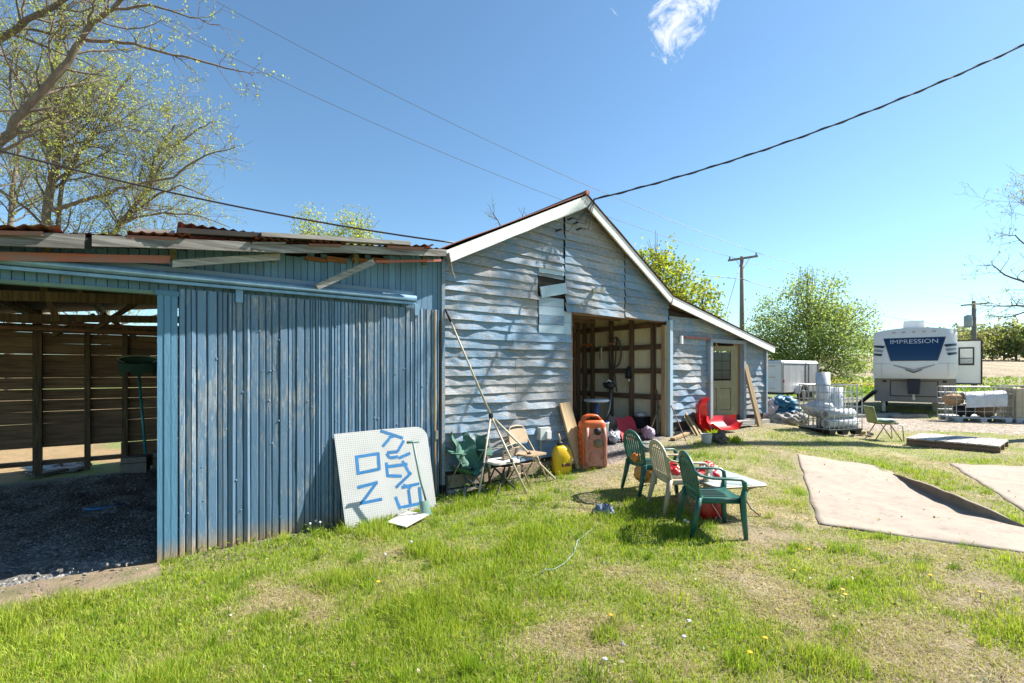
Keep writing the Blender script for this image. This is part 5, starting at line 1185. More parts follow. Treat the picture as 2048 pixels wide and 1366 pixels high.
fp = gp(812, 1048); tag(MB().prism([gp(772, 1052) + Vector((0, 0, .05)), gp(812, 1062) + Vector((0, 0, .05)), gp(858, 1038) + Vector((0, 0, .06)), gp(815, 1032) + Vector((0, 0, .06))], (0, 0, -.012), (0, 0, 0)).build('white_tile', plain('off_white_board', (.46, .44, .41), (.38, .36, .33), 5, .6)), 'flat off white board scrap lying in the grass before the pegboard', 'board')
# green shovel
sh_t = pix(826, 884, 6.02); sh_b = gp(858, 1030) + Vector((-.02, -.05, .02)); sh = thing('shovel', 'pale green plastic shovel leaning upright against the pegboard', 'shovel', sh_b)
tq = sh_t - sh_b; grn = plain('pale_green_plastic', (.16, .26, .23), (.11, .19, .17), 6, .5); 
MB().tube([Vector((0, 0, .12)) + tq * .06, tq * .5, tq], .014, 8).build('handle', grn, sh, True); MB().tube([tq - ax_ * .08, tq + ax_ * .08], .016, 8).build('grip', grn, sh, True)
mb = MB(); mb.grid(lambda i, j: ax_ * (-.075 + .15 * i / 6) * (1 - .25 * (j / 4)) + Vector((0, -.02 - .03 * (1 - ((i - 3) / 3) ** 2), 0)) + Vector((tq.x * j / 4 * .2, tq.y * j / 4 * .2, tq.z * .2 * j / 4)), 6, 4); mb.build('blade', grn, sh, True)
# ------------------------------------------------------------------ camp chairs, folding chair, tripod
cmp_m = plain('green_camp_cloth', (.07, .18, .13), (.045, .12, .085), 5, .7, 0, .2)
def camp(label, loc, rz, s=1.0):
    t = thing('camp_chair', label, 'camp chair', loc, rz, 'half folded green camp chairs')
    mb = MB(); mb.grid(lambda i, j: Vector((-.17 + .34 * i / 8 + .03 * math.sin(j * 1.3), .10 - .24 * (1 - j / 10) + .06 * math.sin(i * 1.1 + j * .4) * (1 - j / 12) + .10 * ((i - 4) / 4) ** 2 * -1, .38 + .50 * j / 10 + .02 * math.sin(i))) * s, 8, 10); mb.build('back_cloth', cmp_m, t, True)
    mb = MB(); mb.grid(lambda i, j: Vector((-.20 + .40 * i / 8, -.30 + .34 * j / 6, .40 - .10 * math.sin(math.pi * i / 8) + .03 * math.sin(j * 1.9 + i))) * s, 8, 6); mb.build('seat_cloth', cmp_m, t, True)
    for sx in (-1, 1):
        MB().tube([Vector((sx * .20, .13, .0)) * s, Vector((sx * .17, .12, .93)) * s], .011, 6).build('leg', steel_m, t); MB().tube([Vector((sx * .20, -.30, .0)) * s, Vector((-sx * .16, .05, .44)) * s], .011, 6).build('leg', steel_m, t); MB().tube([Vector((sx * .19, .1, .02)) * s, Vector((sx * .20, -.28, .60)) * s], .011, 6).build('leg', steel_m, t)
        MB().sweep([Vector((sx * .21, -.30, .61)) * s, Vector((sx * .22, -.1, .60)) * s, Vector((sx * .19, .1, .66)) * s], .08, .014, (1, 0, 0)).build('armrest', cmp_m, t)
    return t
cp = gp(925, 992); camp('left half folded green camp chair beside the sliding door edge', Vector((cp.x - .06, cp.y + .22, cp.z)), ROT + .25)
camp('right half folded green camp chair behind the tripod leg', Vector((cp.x + .18, cp.y + .34, cp.z)), ROT - .7, .92)
fmt = plain('tan_painted_steel', (.46, .34, .22), (.38, .28, .18), 6, .4, .1)
def folding(label, loc, rz):
    t = thing('folding_chair', label, 'folding chair', loc, rz, 'tan metal folding chairs')
    mb = MB(); mb.prism([(x, y, .43) for x, y, _ in rrect(.40, .40, .06, 0)], (0, 0, 0), (0, 0, .022)); mb.build('seat', fmt, t)
    mb = MB(); mb.grid(lambda i, j: Vector((-.20 + .40 * i / 8, .22 + .02 * ((i - 4) / 4) ** 2 * -1 + .05 * j / 4, .58 + .22 * j / 4 * (1 - .12 * abs((i - 4) / 4) ** 3))), 8, 4); mb.build('backrest', fmt, t, True)
    pth = [(-.21, -.20, 0), (-.21, .05, .40), (-.21, .22, .62), (-.20, .27, .76), (-.13, .28, .83), (0, .285, .845), (.13, .28, .83), (.20, .27, .76), (.21, .22, .62), (.21, .05, .40), (.21, -.20, 0)]; MB().tube(pth, .012, 6).build('front_frame', fmt, t, True)
    MB().tube([(-.18, .30, 0), (-.18, .0, .40), (.18, .0, .40), (.18, .30, 0)], .011, 6).build('rear_frame', fmt, t, True); MB().tube([(-.18, .22, .1), (.18, .22, .1)], .008, 5).build('crossbar', fmt, t)
    return t
fc = gp(1062, 968); folding('tan metal folding chair standing below the grey utility box', Vector((fc.x - .02, fc.y + .10, fc.z)), ROT + .18)
f2 = gp(1000, 990); tr_ = thing('seat_frame', 'dark legged stool with a folded white tray and rags on top', 'stool', Vector((f2.x + .02, f2.y + .22, f2.z)), ROT)
MB().prism([(x, y, .42) for x, y, _ in rrect(.46, .36, .08, 0)], (0, 0, 0), (0, 0, .03)).build('tray', plain('pale_pink_tray', (.58, .47, .42), (.62, .58, .54), 3, .5), tr_)
for sx in (-1, 1): MB().tube([(sx * .18, -.15, 0), (-sx * .16, .1, .42)], .014, 6).build('leg', black_m, tr_); MB().tube([(sx * .18, .17, 0), (sx * .12, -.05, .42)], .014, 6).build('leg', black_m, tr_)
for k in range(5): MB().sweep([(-.02 + .02 * k, -.05 + .03 * k, .47 + .022 * k), (.12, .0, .48 + .022 * k), (.30 + .03 * k, .10, .50 + .024 * k)], .07, .014, (0, 1, 0)).build('folded_strap', plain('khaki_strap', (.26, .21, .15), (.16, .13, .1), 9, .8) if 'khaki_strap' not in MATS else MATS['khaki_strap'], tr_)
jn = pix(982, 832, 6.95); tpd = thing('tripod', 'tall tan pole tripod leaning against the clapboards', 'tripod', (jn.x, jn.y, 0)); jl = jn - tpd.location
tpm_ = plain('tan_pole_paint', (.50, .44, .33), (.40, .34, .25), 8, .5); tp_top = B(wallu(890, -.04), -.05, wallz(890, 618, -.04)) - tpd.location
MB().tube([jl, jl.lerp(tp_top, .5), tp_top], [.017, .014, .012], 7).build('mast', tpm_, tpd, True); MB().tube([tp_top.lerp(jl, .12), tp_top], [.016, .018], 7).build('mast_sleeve', black_m, tpd, True)
for a, b, r in ((955, 1006, .014), (1054, 988, .016), (1110, 958, .018)):
    f_ = gp(a, b) - tpd.location; MB().tube([jl, f_], r, 7).build('leg', tpm_, tpd, True); MB().tube([jl.lerp(f_, .56), jl.lerp(f_, .60)], r * 1.5, 7).build('collar', black_m, tpd)
MB().lathe([(.03, -.04), (.035, 0), (.03, .04)], 10, jl).build('hub', black_m, tpd); MB().tube([jl.lerp(gp(955, 1006) - tpd.location, .4), jl.lerp(gp(1054, 988) - tpd.location, .4), jl.lerp(gp(1110, 958) - tpd.location, .4)], .006, 5).build('spreader', tpm_, tpd)
# ------------------------------------------------------------------ cans and planks
yc = gp(1125, 948); yl = thing('yellow_fuel_can', 'yellow plastic fuel can with a stubby spout standing before the plank', 'fuel can', yc + Vector((0, .12, 0)), ROT - .35)
yp = plain('yellow_plastic', (.72, .47, .012), (.62, .38, .01), 4, .3, 0, .05); mb = MB()
prof_ = [(.0, .150, .105), (.02, .155, .11), (.26, .155, .11), (.33, .140, .10), (.40, .10, .075), (.44, .06, .05)]; vs_ = []; fs_2 = []
for (z_, a_, b_) in prof_:
    for k in range(20): an = 2 * math.pi * k / 20; c__, s__ = math.cos(an), math.sin(an); vs_.append((math.copysign(abs(c__) ** .55, c__) * a_ - .035 * max(0, z_ - .26) / .18, math.copysign(abs(s__) ** .55, s__) * b_, z_))
for j in range(len(prof_) - 1):
    for k in range(20): fs_2.append((j * 20 + k, j * 20 + (k + 1) % 20, (j + 1) * 20 + (k + 1) % 20, (j + 1) * 20 + k))
fs_2 += [tuple(range(20))[::-1], tuple(100 + k for k in range(20))]; mb.add(vs_, fs_2); yb_ = mb.build('body', yp, yl, True)
MB().lathe([(.045, 0), (.048, .05), (.03, .06), (.018, .07), (0, .07)], 12, (-.03, 0, .435)).build('cap', black_m, yl); MB().tube([(-.03, 0, .50), (-.035, 0, .56), (-.055, 0, .63)], [.018, .015, .012], 8).build('spout', plain('tan_spout', (.50, .34, .16), None, 5, .5), yl, True)
MB().tube([(.01, 0, .43), (.09, 0, .42), (.15, 0, .34), (.155, 0, .26)], .014, 8).build('handle', yp, yl, True); MB().box((.03, -.112, .14), (.15, .006, .05)).build('label', plain('dark_red_label', (.20, .04, .05), (.15, .03, .04), 8, .5), yl)
oc = gp(1187, 938); og = thing('orange_fuel_caddy', 'tall faded orange red fuel caddy with a moulded top handle', 'fuel can', oc + Vector((0, .16, 0)), ROT - .55)
op_ = plain('orange_red_plastic', (.66, .13, .02), (.56, .10, .02), 3, .45, 0, .1); fad = plain('sun_faded_red_plastic', (.50, .24, .17), (.40, .13, .08), 3.5, .55, 0, .15)
mb = MB(); sec = [(.0, .215, .165), (.03, .22, .17), (.06, .215, .165), (.40, .215, .165), (.60, .215, .165), (.64, .205, .155), (.66, .215, .165), (.74, .21, .16), (.79, .17, .14), (.80, .12, .10)]
vs_ = []; fs_2 = []
for (z_, a_, b_) in sec:
    for k in range(24): an = 2 * math.pi * k / 24; c__, s__ = math.cos(an), math.sin(an); vs_.append((math.copysign(abs(c__) ** .4, c__) * a_, math.copysign(abs(s__) ** .4, s__) * b_, z_))
for j in range(len(sec) - 1):
    for k in range(24): fs_2.append((j * 24 + k, j * 24 + (k + 1) % 24, (j + 1) * 24 + (k + 1) % 24, (j + 1) * 24 + k))
fs_2 += [tuple(range(24))[::-1], tuple((len(sec) - 1) * 24 + k for k in range(24))]; mb.add(vs_, fs_2); ob_ = mb.build('body', op_, og, True)
fcb = MB(); fcb.box((.02, -.168, .36), (.37, .02, .62)); fco = fcb.build('moulded_face', fad, og)
for x_ in (-.135, .175): MB().sweep([(x_, -.18, .06), (x_, -.192, .2), (x_, -.192, .5), (x_ * .9, -.18, .68)], .055, .03, (1, 0, 0)).build('side_rib', fad, fco, True)
MB().lump((.02, -.178, .20), (.10, .012, .11), 4, .2, 2, 12).build('lower_bulge', fad, fco, True); MB().lump((.02, -.178, .52), (.11, .014, .06), 5, .2, 2, 12).build('upper_bulge', fad, fco, True); MB().lathe([(.06, 0), (.06, .035), (.0, .04)], 14, (.05, -.17, .62), Matrix.Rotation(math.radians(90), 3, 'X')).build('filler_cap', black_m, og, True); MB().lathe([(.075, 0), (.07, .03), (0, .035)], 14, (.06, -.176, .42), Matrix.Rotation(math.radians(90), 3, 'X')).build('valve_cap', plain('olive_cap', (.22, .17, .09), None, 6, .6), og, True)
MB().sweep([(-.16, .0, .72), (-.14, 0, .83), (-.05, 0, .865), (.07, 0, .86), (.13, 0, .80)], .22, .035, (0, 1, 0)).build('handle', op_, og, True)
for k in range(5): MB().box((-.219, 0, .10 + .11 * k), (.018, .28, .05)).build('rib', op_, og)
for sx in (-1, 1): MB().box((sx * .15, -.12, .03), (.10, .10, .06)).build('foot', fad, og)
def plank(label, a, b, w, t, mat, face=None, name='plank'):
    """a board from foot a to head b, drawn in its own frame so grain follows it"""
    a = Vector(a); b = Vector(b); d_ = b - a; L_ = d_.length; zax = d_.normalized(); x_ = (face or D) - zax * (face or D).dot(zax); x_.normalize(); y_ = zax.cross(x_)
    o = MB().box((0, 0, L_ / 2), (w, t, L_)).build(name, mat); o.matrix_world = Matrix.Translation(a) @ Matrix((x_, y_, zax)).transposed().to_4x4(); return tag(o, label, 'plank')
plank('wide pale pine plank leaning on the wall between the two fuel cans', gp(1164, 936), B(wallu(1128, -.03), -.04, wallz(1128, 805, -.03)), .24, .04, pine_m)
plank('long tan plank leaning on the lean-to right of the open door', gp(1520, 852), B(wallu(1489, -.05), -.05, wallz(1489, 726, -.05)), .17, .05, tan_m)
for k, (x0, y0, x1, y1, lb) in enumerate(((1392, 868, 1355, 810, 'leftmost thin brown board leaning before the red sled'), (1398, 868, 1362, 808, 'middle thin brown board leaning before the red sled'), (1404, 866, 1370, 815, 'rightmost thin brown board leaning before the red sled'))):
    plank(lb, gp(x0, y0 + 4) , pix(x1, y1, gp(x0, y0 + 4).y + .45), .06, .02, tan_m)
tag(MB().tube([gp(1372, 882), pix(1341, 808, gp(1372, 882).y + .5)], .01, 6).build('iron_rod', rod_m), 'thin rusty rod leaning against the doorway post', 'rod')
# ------------------------------------------------------------------ red sleds and clutter by the lean-to
redg = plain('glossy_red_plastic', (.60, .03, .03), (.44, .015, .02), 3, .32, 0, .08)
def sled(label, a, b, w, side, up):
    a = Vector(a); b = Vector(b); side = Vector(side).normalized(); up = Vector(up).normalized(); mb = MB()
    def Psl(i, j):
        t = i / 18; s = -1 + 2 * j / 8; ww = w * (1 - .55 * abs(2 * t - 1) ** 3.5); curl = .10 * max(0, abs(2 * t - 1) - .55) ** 1.2 * 3
        return a.lerp(b, t) + side * (s * ww / 2) + up * (curl + .11 * abs(s) ** 3)
    mb.grid(Psl, 18, 8); n0 = len(mb.v); cen = a.lerp(b, .5); mb.v += [tuple(Vector(p) - up * .012) for p in mb.v]; mb.c += [None] * n0; mb.f += [tuple(i + n0 for i in f[::-1]) for f in mb.f]
    o = mb.build('sled', redg, None, True); return tag(o, label, 'sled', 'red plastic sleds')
s0 = gp(1402, 866); sled('upright red plastic sled leaning on the lean-to wall', s0 + Vector((0, .1, .02)), B(wallu(1393, -.12), -.12, wallz(1393, 795, -.12)), .62, D * 1.0 + E * .3, -E + D * .5)
s1 = gp(1402, 862); s2 = gp(1458, 857); sled('red plastic sled lying tilted on the ground before the door step', s1 + Vector((.02, -.25, .12)), s2 + Vector((.0, -.35, .12)), .50, Vector((-.3, .8, .55)), Vector((.1, -.62, .8)))
wf0 = gp(1425, 850); tag(MB().tube([wf0 + Vector((-.2, .2, .02)), wf0 + Vector((-.18, .25, .30)), wf0 + Vector((.0, .28, .33)), wf0 + Vector((.3, .25, .25)), wf0 + Vector((.4, .2, .1)), wf0 + Vector((.15, .18, .05))], .02, 8).build('bent_tube_frame', white_m, None, True), 'bent white tube frame lying behind the red sled', 'frame')
tag(MB().lathe([(.0, .0), (.085, .0), (.105, .17), (.11, .175), (.10, .17), (.08, .02), (0, .02)], 20).build('grey_pail', plain('pale_grey_metal', (.45, .50, .50), (.36, .4, .4), 6, .5), None, False, gp(1413, 886)), 'small grey pail among the weeds before the sleds', 'pail')
bag('dark_clump', 'dark root clump in the weeds before the sleds', 'clump', gp(1438, 886) + Vector((0, 0, .08)), (.14, .14, .13), plain('dark_roots', (.12, .11, .09), (.05, .05, .04), 18, .9), 16, .5, .5)
tag(MB().beam(gp(1345, 882) + Vector((0, 0, .04)), gp(1375, 872) + Vector((0, 0, .06)), .10, .04).build('wood_scrap', tan_m), 'short pale wood scrap lying at the doorway post', 'wood scrap')
# rubbish heap right of the lean-to
blu = plain('blue_tarp', (.02, .16, .27), (.012, .10, .19), 5, .45, 0, .3); lil = plain('pink_grey_cloth', (.50, .42, .43), (.36, .30, .31), 6, .8, 0, .2); gre = plain('grey_cloth', (.30, .29, .28), (.16, .15, .14), 6, .8, 0, .2); slvr = plain('silver_sheet', (.52, .54, .57), (.28, .30, .33), 7, .35, .2, .3)
for nm, lb, px, py, dz, s_, mt, sd_ in (('tarp_bundle', 'upper blue tarpaulin bundle on top of the rubbish heap', 1565, 806, .0, (.34, .3, .2), blu, 1), ('tarp_bundle', 'lower spreading blue tarpaulin on the rubbish heap', 1570, 822, .0, (.42, .3, .16), blu, 2), ('cloth_bundle', 'pinkish grey cloth bundle at the left of the rubbish heap', 1537, 822, 0, (.22, .25, .30), lil, 3), ('cloth_bundle', 'brown grey cloth heap under the blue tarpaulin', 1570, 842, 0, (.40, .3, .22), gre, 4), ('cloth_bundle', 'dark grey cloth at the right end of the rubbish heap', 1592, 838, 0, (.30, .3, .2), gre, 5), ('plastic_sheet', 'silver grey plastic sheet at the foot of the rubbish heap', 1540, 852, 0, (.35, .28, .1), slvr, 6), ('plastic_sheet', 'crumpled silver sheet in the weeds right of the heap', 1600, 862, 0, (.34, .25, .16), slvr, 7)):
    Yh = 12.7 if py > 830 else 13.0
    bag(nm, lb, 'bundle' if 'bundle' in nm else 'sheet', pix(px, py, Yh), s_, mt, sd_ + 30, .4, .35, 20)
# ------------------------------------------------------------------ things inside the barn doorway
def ins(px, py, v): p = B(wallu(px, v), v); return Vector((p.x, p.y, CAMZ + (H - py) / F * p.y))
def fl_(px, v): p = B(wallu(px, v), v); return Vector((p.x, p.y, G(p.x, p.y) + .03))
q0 = fl_(1193, .75); bt = thing('bird_bath', 'round white table with a blue stem standing in a tub inside the doorway', 'table', q0)
MB().lathe([(.0, .78), (.24, .78), (.26, .80), (.25, .83), (.0, .83)], 24).build('round_top', plain('pale_blue_white', (.62, .68, .72), (.55, .6, .65), 5, .4), bt, True)
MB().lathe([(.035, .3), (.035, .78)], 10).build('stem', plain('blue_stem', (.03, .08, .32), (.02, .06, .25), 5, .4), bt, True)
q1 = fl_(1193, .45); tu = thing('white_tub', 'white plastic tub with a dark blue liner inside the doorway', 'tub', q1)
MB().lathe([(.20, .0), (.24, .42), (.25, .43), (.23, .43), (.2, .3), (0, .3)], 24).build('shell', white_m, tu, True); MB().lathe([(.215, .40), (.235, .445), (.225, .45), (.19, .36)], 24).build('liner', plain('blue_liner', (.02, .04, .20), None, 5, .4), tu, True)
for sx in (-1, 1): MB().tube([(sx * .12, -.15, .0), (sx * .16, -.2, -.05)], .02, 6).build('foot', white_m, tu)
rc = fl_(1252, .28); mb = MB(); mb.grid(lambda i, j: Vector((-.24 + .52 * i / 10 + .14 * j / 8, -.12 + .30 * j / 8, .02 + .42 * j / 8 + .025 * math.sin(i * .9 + j))), 10, 8); rcl = tag(mb.build('red_cloth', plain('dark_red_cloth', (.42, .02, .035), (.3, .015, .025), 6, .8), None, True, rc), 'dark red cloth hung over junk just inside the doorway', 'cloth'); rcl.rotation_euler = (0, 0, ROT)
bag('grey_sack', 'grey white sack on the barn floor left of the red cloth', 'sack', fl_(1225, .35) + Vector((0, 0, .10)), (.14, .2, .13), slvr, 51, .3, .3); bag('tan_sack', 'tan sack behind the grey one on the barn floor', 'sack', fl_(1224, .7) + Vector((0, 0, .24)), (.13, .13, .2), plain('tan_sacking', (.38, .31, .24), (.28, .22, .17), 8, .9), 52, .3, .2)
tag(MB().tube([fl_(1228, .2) + Vector((0, 0, .08)), fl_(1248, .6) + Vector((0, 0, .30))], .07, 10).build('white_pipe', wp, None, True), 'white plastic pipe lying slanted behind the red cloth', 'pipe')
tbx = thing('tool_box', 'black tool crate with clear rubbish on top under the girts', 'crate', fl_(1281, .62) + Vector((0, 0, .12)), ROT + .2); MB().box((0, 0, .10), (.36, .28, .24)).build('crate', black_m, tbx); MB().lump((0, 0, .26), (.14, .12, .06), 3, .3, 3, 10).build('clear_bag', slvr, tbx, True); MB().box((0, 0, -.06), (.5, .34, .08)).build('base_board', tan_m, tbx)
bag('lilac_ball', 'lilac deflated ball on the floor by the right doorway post', 'ball', fl_(1297, .02) + Vector((0, 0, .12)), (.12, .14, .13), plain('lilac_rubber', (.40, .31, .40), (.28, .21, .28), 5, .6), 53, .35, .25); 
for k, (a, b, v0, v1, lb) in enumerate((((1296, 868), (1318, 812), .1, .25, 'short wooden hoe leaning out from the lilac ball'), ((1318, 868), (1312, 738), .15, .5, 'long wooden rake standing in the right corner of the doorway'), ((1322, 868), (1325, 760), .08, .2, 'thin broomstick standing beside the doorway post'))):
    tag(MB().tube([fl_(a[0], v0), ins(b[0], b[1], v1)], .014, 7).build(['hoe', 'rake', 'broomstick'][k], tan_m, None, True), lb, 'garden tool')
def hang(px, py, off=.12): 
    v_ = ivu(px) ; p = B(PW - .05 - off, v_); Y_ = p.y; return Vector(((px - 1024) / F * Y_, Y_, CAMZ + (H - py) / F * Y_))
hz = hang(1232, 700); hose = [hz + D * 0 + E * (.16 * math.cos(a)) * -1 + Vector((0, 0, .34 * math.sin(a) - .05)) + D * (-.02 * k / 20) for k, a in enumerate(np.linspace(-1.2, 7.5, 34))] + [hz + Vector((0, 0, -.5)) + E * .05, hz + Vector((0, 0, -.95)) + E * -.02]
tag(MB().tube(hose, .017, 6).build('hose_coil', plain('grey_brown_hose', (.13, .11, .10), (.08, .07, .06), 8, .6), None, True), 'coiled dark hose hanging on the barn partition', 'hose')
ln = hang(1257, 745); lt = thing('lantern', 'black hanging lantern on the barn partition stud', 'lantern', ln); MB().lathe([(.0, -.14), (.07, -.13), (.08, -.05), (.055, .08), (.02, .13), (0, .16)], 12).build('body', black_m, lt, True); MB().lathe([(.05, -.2), (.05, -.14)], 10).build('base', steel_m, lt)
tl = hang(1201, 708); tt = thing('hand_trowel_rack', 'silver grey tool with flat prongs hanging on the partition', 'tool', tl)
for k in range(3): MB().box((0, -.08 + .08 * k, .05), (.02, .055, .26)).build('prong', steel_m, tt).rotation_euler = (.3, 0, 0)
MB().box((0, -.04, -.12), (.03, .22, .06)).build('head', steel_m, tt).rotation_euler = (.3, 0, 0)
hk = hang(1174, 750); tag(MB().tube([hk + Vector((0, 0, -.3)), hk + Vector((0, 0, 0)), hk + E * -.05 + Vector((0, 0, .04)), hk + E * -.16 + Vector((0, 0, .0))], .012, 6).build('iron_hook', barkd_m, None, True), 'rusty iron hook hanging at the left of the partition', 'hook')
for k, (px, py) in enumerate(((1172, 690), (1224, 688), (1228, 635))): tag(MB().beam(hang(px - 6, py, .04), hang(px + 10, py - 1, .12), .06, .05).build('orange_clamp', orgp), ['leftmost orange clamp on the barn partition', 'middle orange clamp on the partition stud', 'top orange clamp below the door header'][k], 'clamp')
wt = ins(1219, 770, .9); tr2 = thing('string_trimmer', 'old garden trimmer with white handle leaning inside the doorway', 'trimmer', wt); MB().lump((0, 0, 0), (.14, .1, .08), 4, .2, 3, 12).build('motor', black_m, tr2, True); MB().tube([(-.12, 0, .0), (-.02, -.02, .10), (.12, 0, .02)], .02, 7).build('grip', white_m, tr2, True); MB().tube([(.05, 0, -.1), (-.02, -.1, -.5), (-.12, -.2, -.75)], .018, 7).build('shaft', steel_m, tr2, True)
# ------------------------------------------------------------------ things inside the open shed
def shd(px, py): return gp(px, py)
cb1 = shd(256, 950); bl = plain('grey_block', (.32, .29, .25), (.23, .21, .18), 12, .9, 0, .4)
def block(label, p, rz):
    t = thing('concrete_block', label, 'concrete block', p, rz, 'two concrete blocks in the shed'); MB().hexa([(-.20, -.2, 0), (.20, -.2, 0), (.20, .2, 0), (-.20, .2, 0), (-.19, -.19, .30), (.19, -.19, .30), (.19, .19, .30), (-.19, .19, .30)]).build('core', bl, t); MB().box((0, 0, .20), (.39, .39, .012)).build('seam', dark_m, t); return t
block('left concrete block on the shed floor, nearer one', cb1 + Vector((0, .18, .02)), .5); block('right concrete block behind the net handle foot', cb1 + Vector((.32, .55, .06)), .55)
nt0 = Vector(pix(291, 908, 8.35)); ntp = Vector(pix(277, 738, 8.75)); net = thing('landing_net', 'green landing net with a teal handle standing in the shed', 'net', nt0); hd = ntp - nt0
MB().tube([(0, 0, 0), hd], .022, 8).build('handle', plain('teal_handle', (.03, .30, .36), (.025, .24, .3), 5, .35), net, True)
def ell(a): return hd + D * (.30 * math.cos(a)) + Vector((0, 0, .16 + .085 * math.sin(a) + (.0 if math.sin(a) > 0 else .04 * math.cos(a) ** 2)))
MB().tube([ell(2 * math.pi * k / 28) for k in range(29)], .014, 6).build('hoop', plain('pale_hoop', (.38, .42, .34), None, 5, .5), net, True)
mb = MB(); mb.grid(lambda i, j: hd + D * (.30 * math.cos(math.pi * 2 * i / 24) * (1 - .12 * j / 5)) + E * (.10 * math.sin(math.pi * 2 * i / 24)) + Vector((0, 0, .16 - .30 * j / 5 * (1 - .3 * abs(math.cos(math.pi * i / 4))) + (.085 * math.sin(math.pi * 2 * i / 24) if j == 0 else 0))), 24, 5); mb.build('net_bag', plain('dark_green_mesh', (.03, .09, .08), (.02, .06, .055), 30, .8), net, True)
hb0 = [shd(a, b) + Vector((0, 0, .03)) for a, b in ((152, 1021), (180, 1023), (205, 1021), (225, 1016), (243, 1012))]; tag(MB().tube(hb0, .018, 8).build('blue_hose', plain('blue_hose_plastic', (.04, .22, .50), (.03, .17, .42), 6, .4), None, True), 'short curved piece of blue hose on the shed floor', 'hose')
pk_m = woodmat('charred_grey_plank', (.20, .18, .16), (.1, .09, .08), 'x'); tag(MB().beam(shd(60, 958) + Vector((0, 0, .06)), shd(165, 938) + Vector((0, 0, .06)), .22, .05).build('floor_plank', pk_m), 'grey plank lying along the shed back wall', 'plank')
tag(MB().beam(shd(135, 1062) + Vector((0, 0, .03)), shd(178, 1044) + Vector((0, 0, .03)), .14, .03).build('floor_board', brown_m), 'short dark brown board on the shed floor', 'board')
tag(MB().lump((0, 0, 0), (.5, .22, .10), 5, .5, 3, 14, .5).build('plastic_scrap', slvr, None, True, shd(98, 945) + Vector((0, .1, .06))), 'crumpled grey plastic scrap by the shed back wall', 'plastic')
tag(MB().lump((0, 0, 0), (.16, .12, .10), 6, .3, 3, 10).build('rubble_stone', stone_m, None, False, shd(165, 938) + Vector((0, 0, .06))), 'pale stone lying near the shed back wall', 'stone')
rnd = random.Random(77); rub = MB()
for k in range(900):
    u_, v_ = rnd.uniform(-7.5, -3.3), rnd.uniform(-.3, 5.6); p = B(u_, v_); s_ = rnd.choice([.008, .010, .012, .016, .026]); M_ = Matrix.Rotation(rnd.uniform(0, 6), 3, Vector((rnd.gauss(0, 1), rnd.gauss(0, 1), rnd.gauss(0, 1))).normalized())
    rub.box((p.x, p.y, G(p.x, p.y) + .05), (s_ * rnd.uniform(.6, 2), s_, s_ * .6), m=M_)
stuff(tag(rub.build('rubble', plain('pale_rubble', (.30, .28, .27), (.10, .09, .08), 3, .9)), 'small stones and chips strewn over the dark shed floor', 'rubble'))
# ------------------------------------------------------------------ carpets, pallet deck, metal chair, logs
cpm, nt, bs, out = newmat('tan_carpet_back'); vv = coords(nt); f_a = noi(nt, vv, 1.4, 5); f_b = noi(nt, vv, 160, 3, .7); f_c = noi(nt, vv, 9, 5, .7)
cc = ramp(nt, f_a, [(.3, (.28, .235, .185)), (.7, (.35, .295, .235))]); cc = mixc(nt, mth(nt, 'MULTIPLY', ramp(nt, f_c, [(.5, (0, 0, 0)), (.72, (1, 1, 1))]), .8), cc, (.17, .12, .085)); lnk(nt, mixc(nt, .35, cc, ramp(nt, f_b, [(.3, (.20, .16, .13)), (.7, (.44, .365, .305))])), bs.inputs['Base Color']); bs.inputs['Roughness'].default_value = .95; bump(nt, bs, f_b, .5, .006)
def carpet(label, A, Bq, C, Dq, fold=None, seed=0, dk=1):
    mb = MB(); nu, nv = 40, 70
    def Pk(i, j):
        s, t = i / nu, j / nv; p = Vector(A).lerp(Vector(Bq), s).lerp(Vector(Dq).lerp(Vector(C), s), t)
        if i in (0, nu) or j in (0, nv): p = p + Vector((.03 * nz(p.x, p.y, 2.1, seed), .03 * nz(p.x, p.y, 2.3, seed + 4), 0))
        z = GN(p.x, p.y) + .016 + .014 * abs(nz(p.x * .7 + p.y * .2, p.y * 2.4, 1.0, seed)) + .006 * nz(p.x, p.y, 3, seed)
        if fold:
            Rr = .085 * smooth(.02, .55, t) * (1 - smooth(.66, .80, t)); acr = (Vector(Dq).lerp(Vector(C), t) if 0 else Vector(A).lerp(Vector(Dq), t).lerp(Vector(Bq).lerp(Vector(C), t), 1) - Vector(A).lerp(Vector(Dq), t)); wl_ = acr.length; acr.normalize()
            L_ = min(.42 * wl_, 3.4 * Rr); d0 = (1 - s) * wl_
            if Rr > .01 and d0 < L_:
                th_ = (L_ - d0) / Rr; base_ = p - acr * (L_ - d0); p = base_ + acr * (Rr * math.sin(th_)); z = GN(base_.x, base_.y) + .016 + Rr * (1 - math.cos(th_)) * .85
        if j in (0, nv) or i == 0: z -= .010
        return Vector((p.x, p.y, z))
    mb.grid(Pk, nu, nv); n0 = len(mb.v); mb.v += [(a, b, c - .008) for a, b, c in mb.v]; mb.c += [None] * n0; mb.f += [tuple(i + n0 for i in f[::-1]) for f in mb.f]
    W_ = nu + 1; ring = [i for i in range(W_)] + [j * W_ + nu for j in range(1, nv + 1)] + [nv * W_ + i for i in range(nu - 1, -1, -1)] + [j * W_ for j in range(nv - 1, 0, -1)]
    for k in range(len(ring)): a, b = ring[k], ring[(k + 1) % len(ring)]; mb.f.append((a, a + n0, b + n0, b))
    return tag(mb.build('carpet', cpm, None, True), label, 'carpet', 'old tan carpets on the lawn')
def c3(px, py): p = gp(px, py); return Vector((p.x, p.y, 0))
carpet('large tan carpet on the lawn with its far right edge folded up', (5.3, 9.0, 0), (6.56, 8.68, 0), (5.42, 4.25, 0), (3.48, 5.46, 0), (.42, .27, .45, .27), 2)
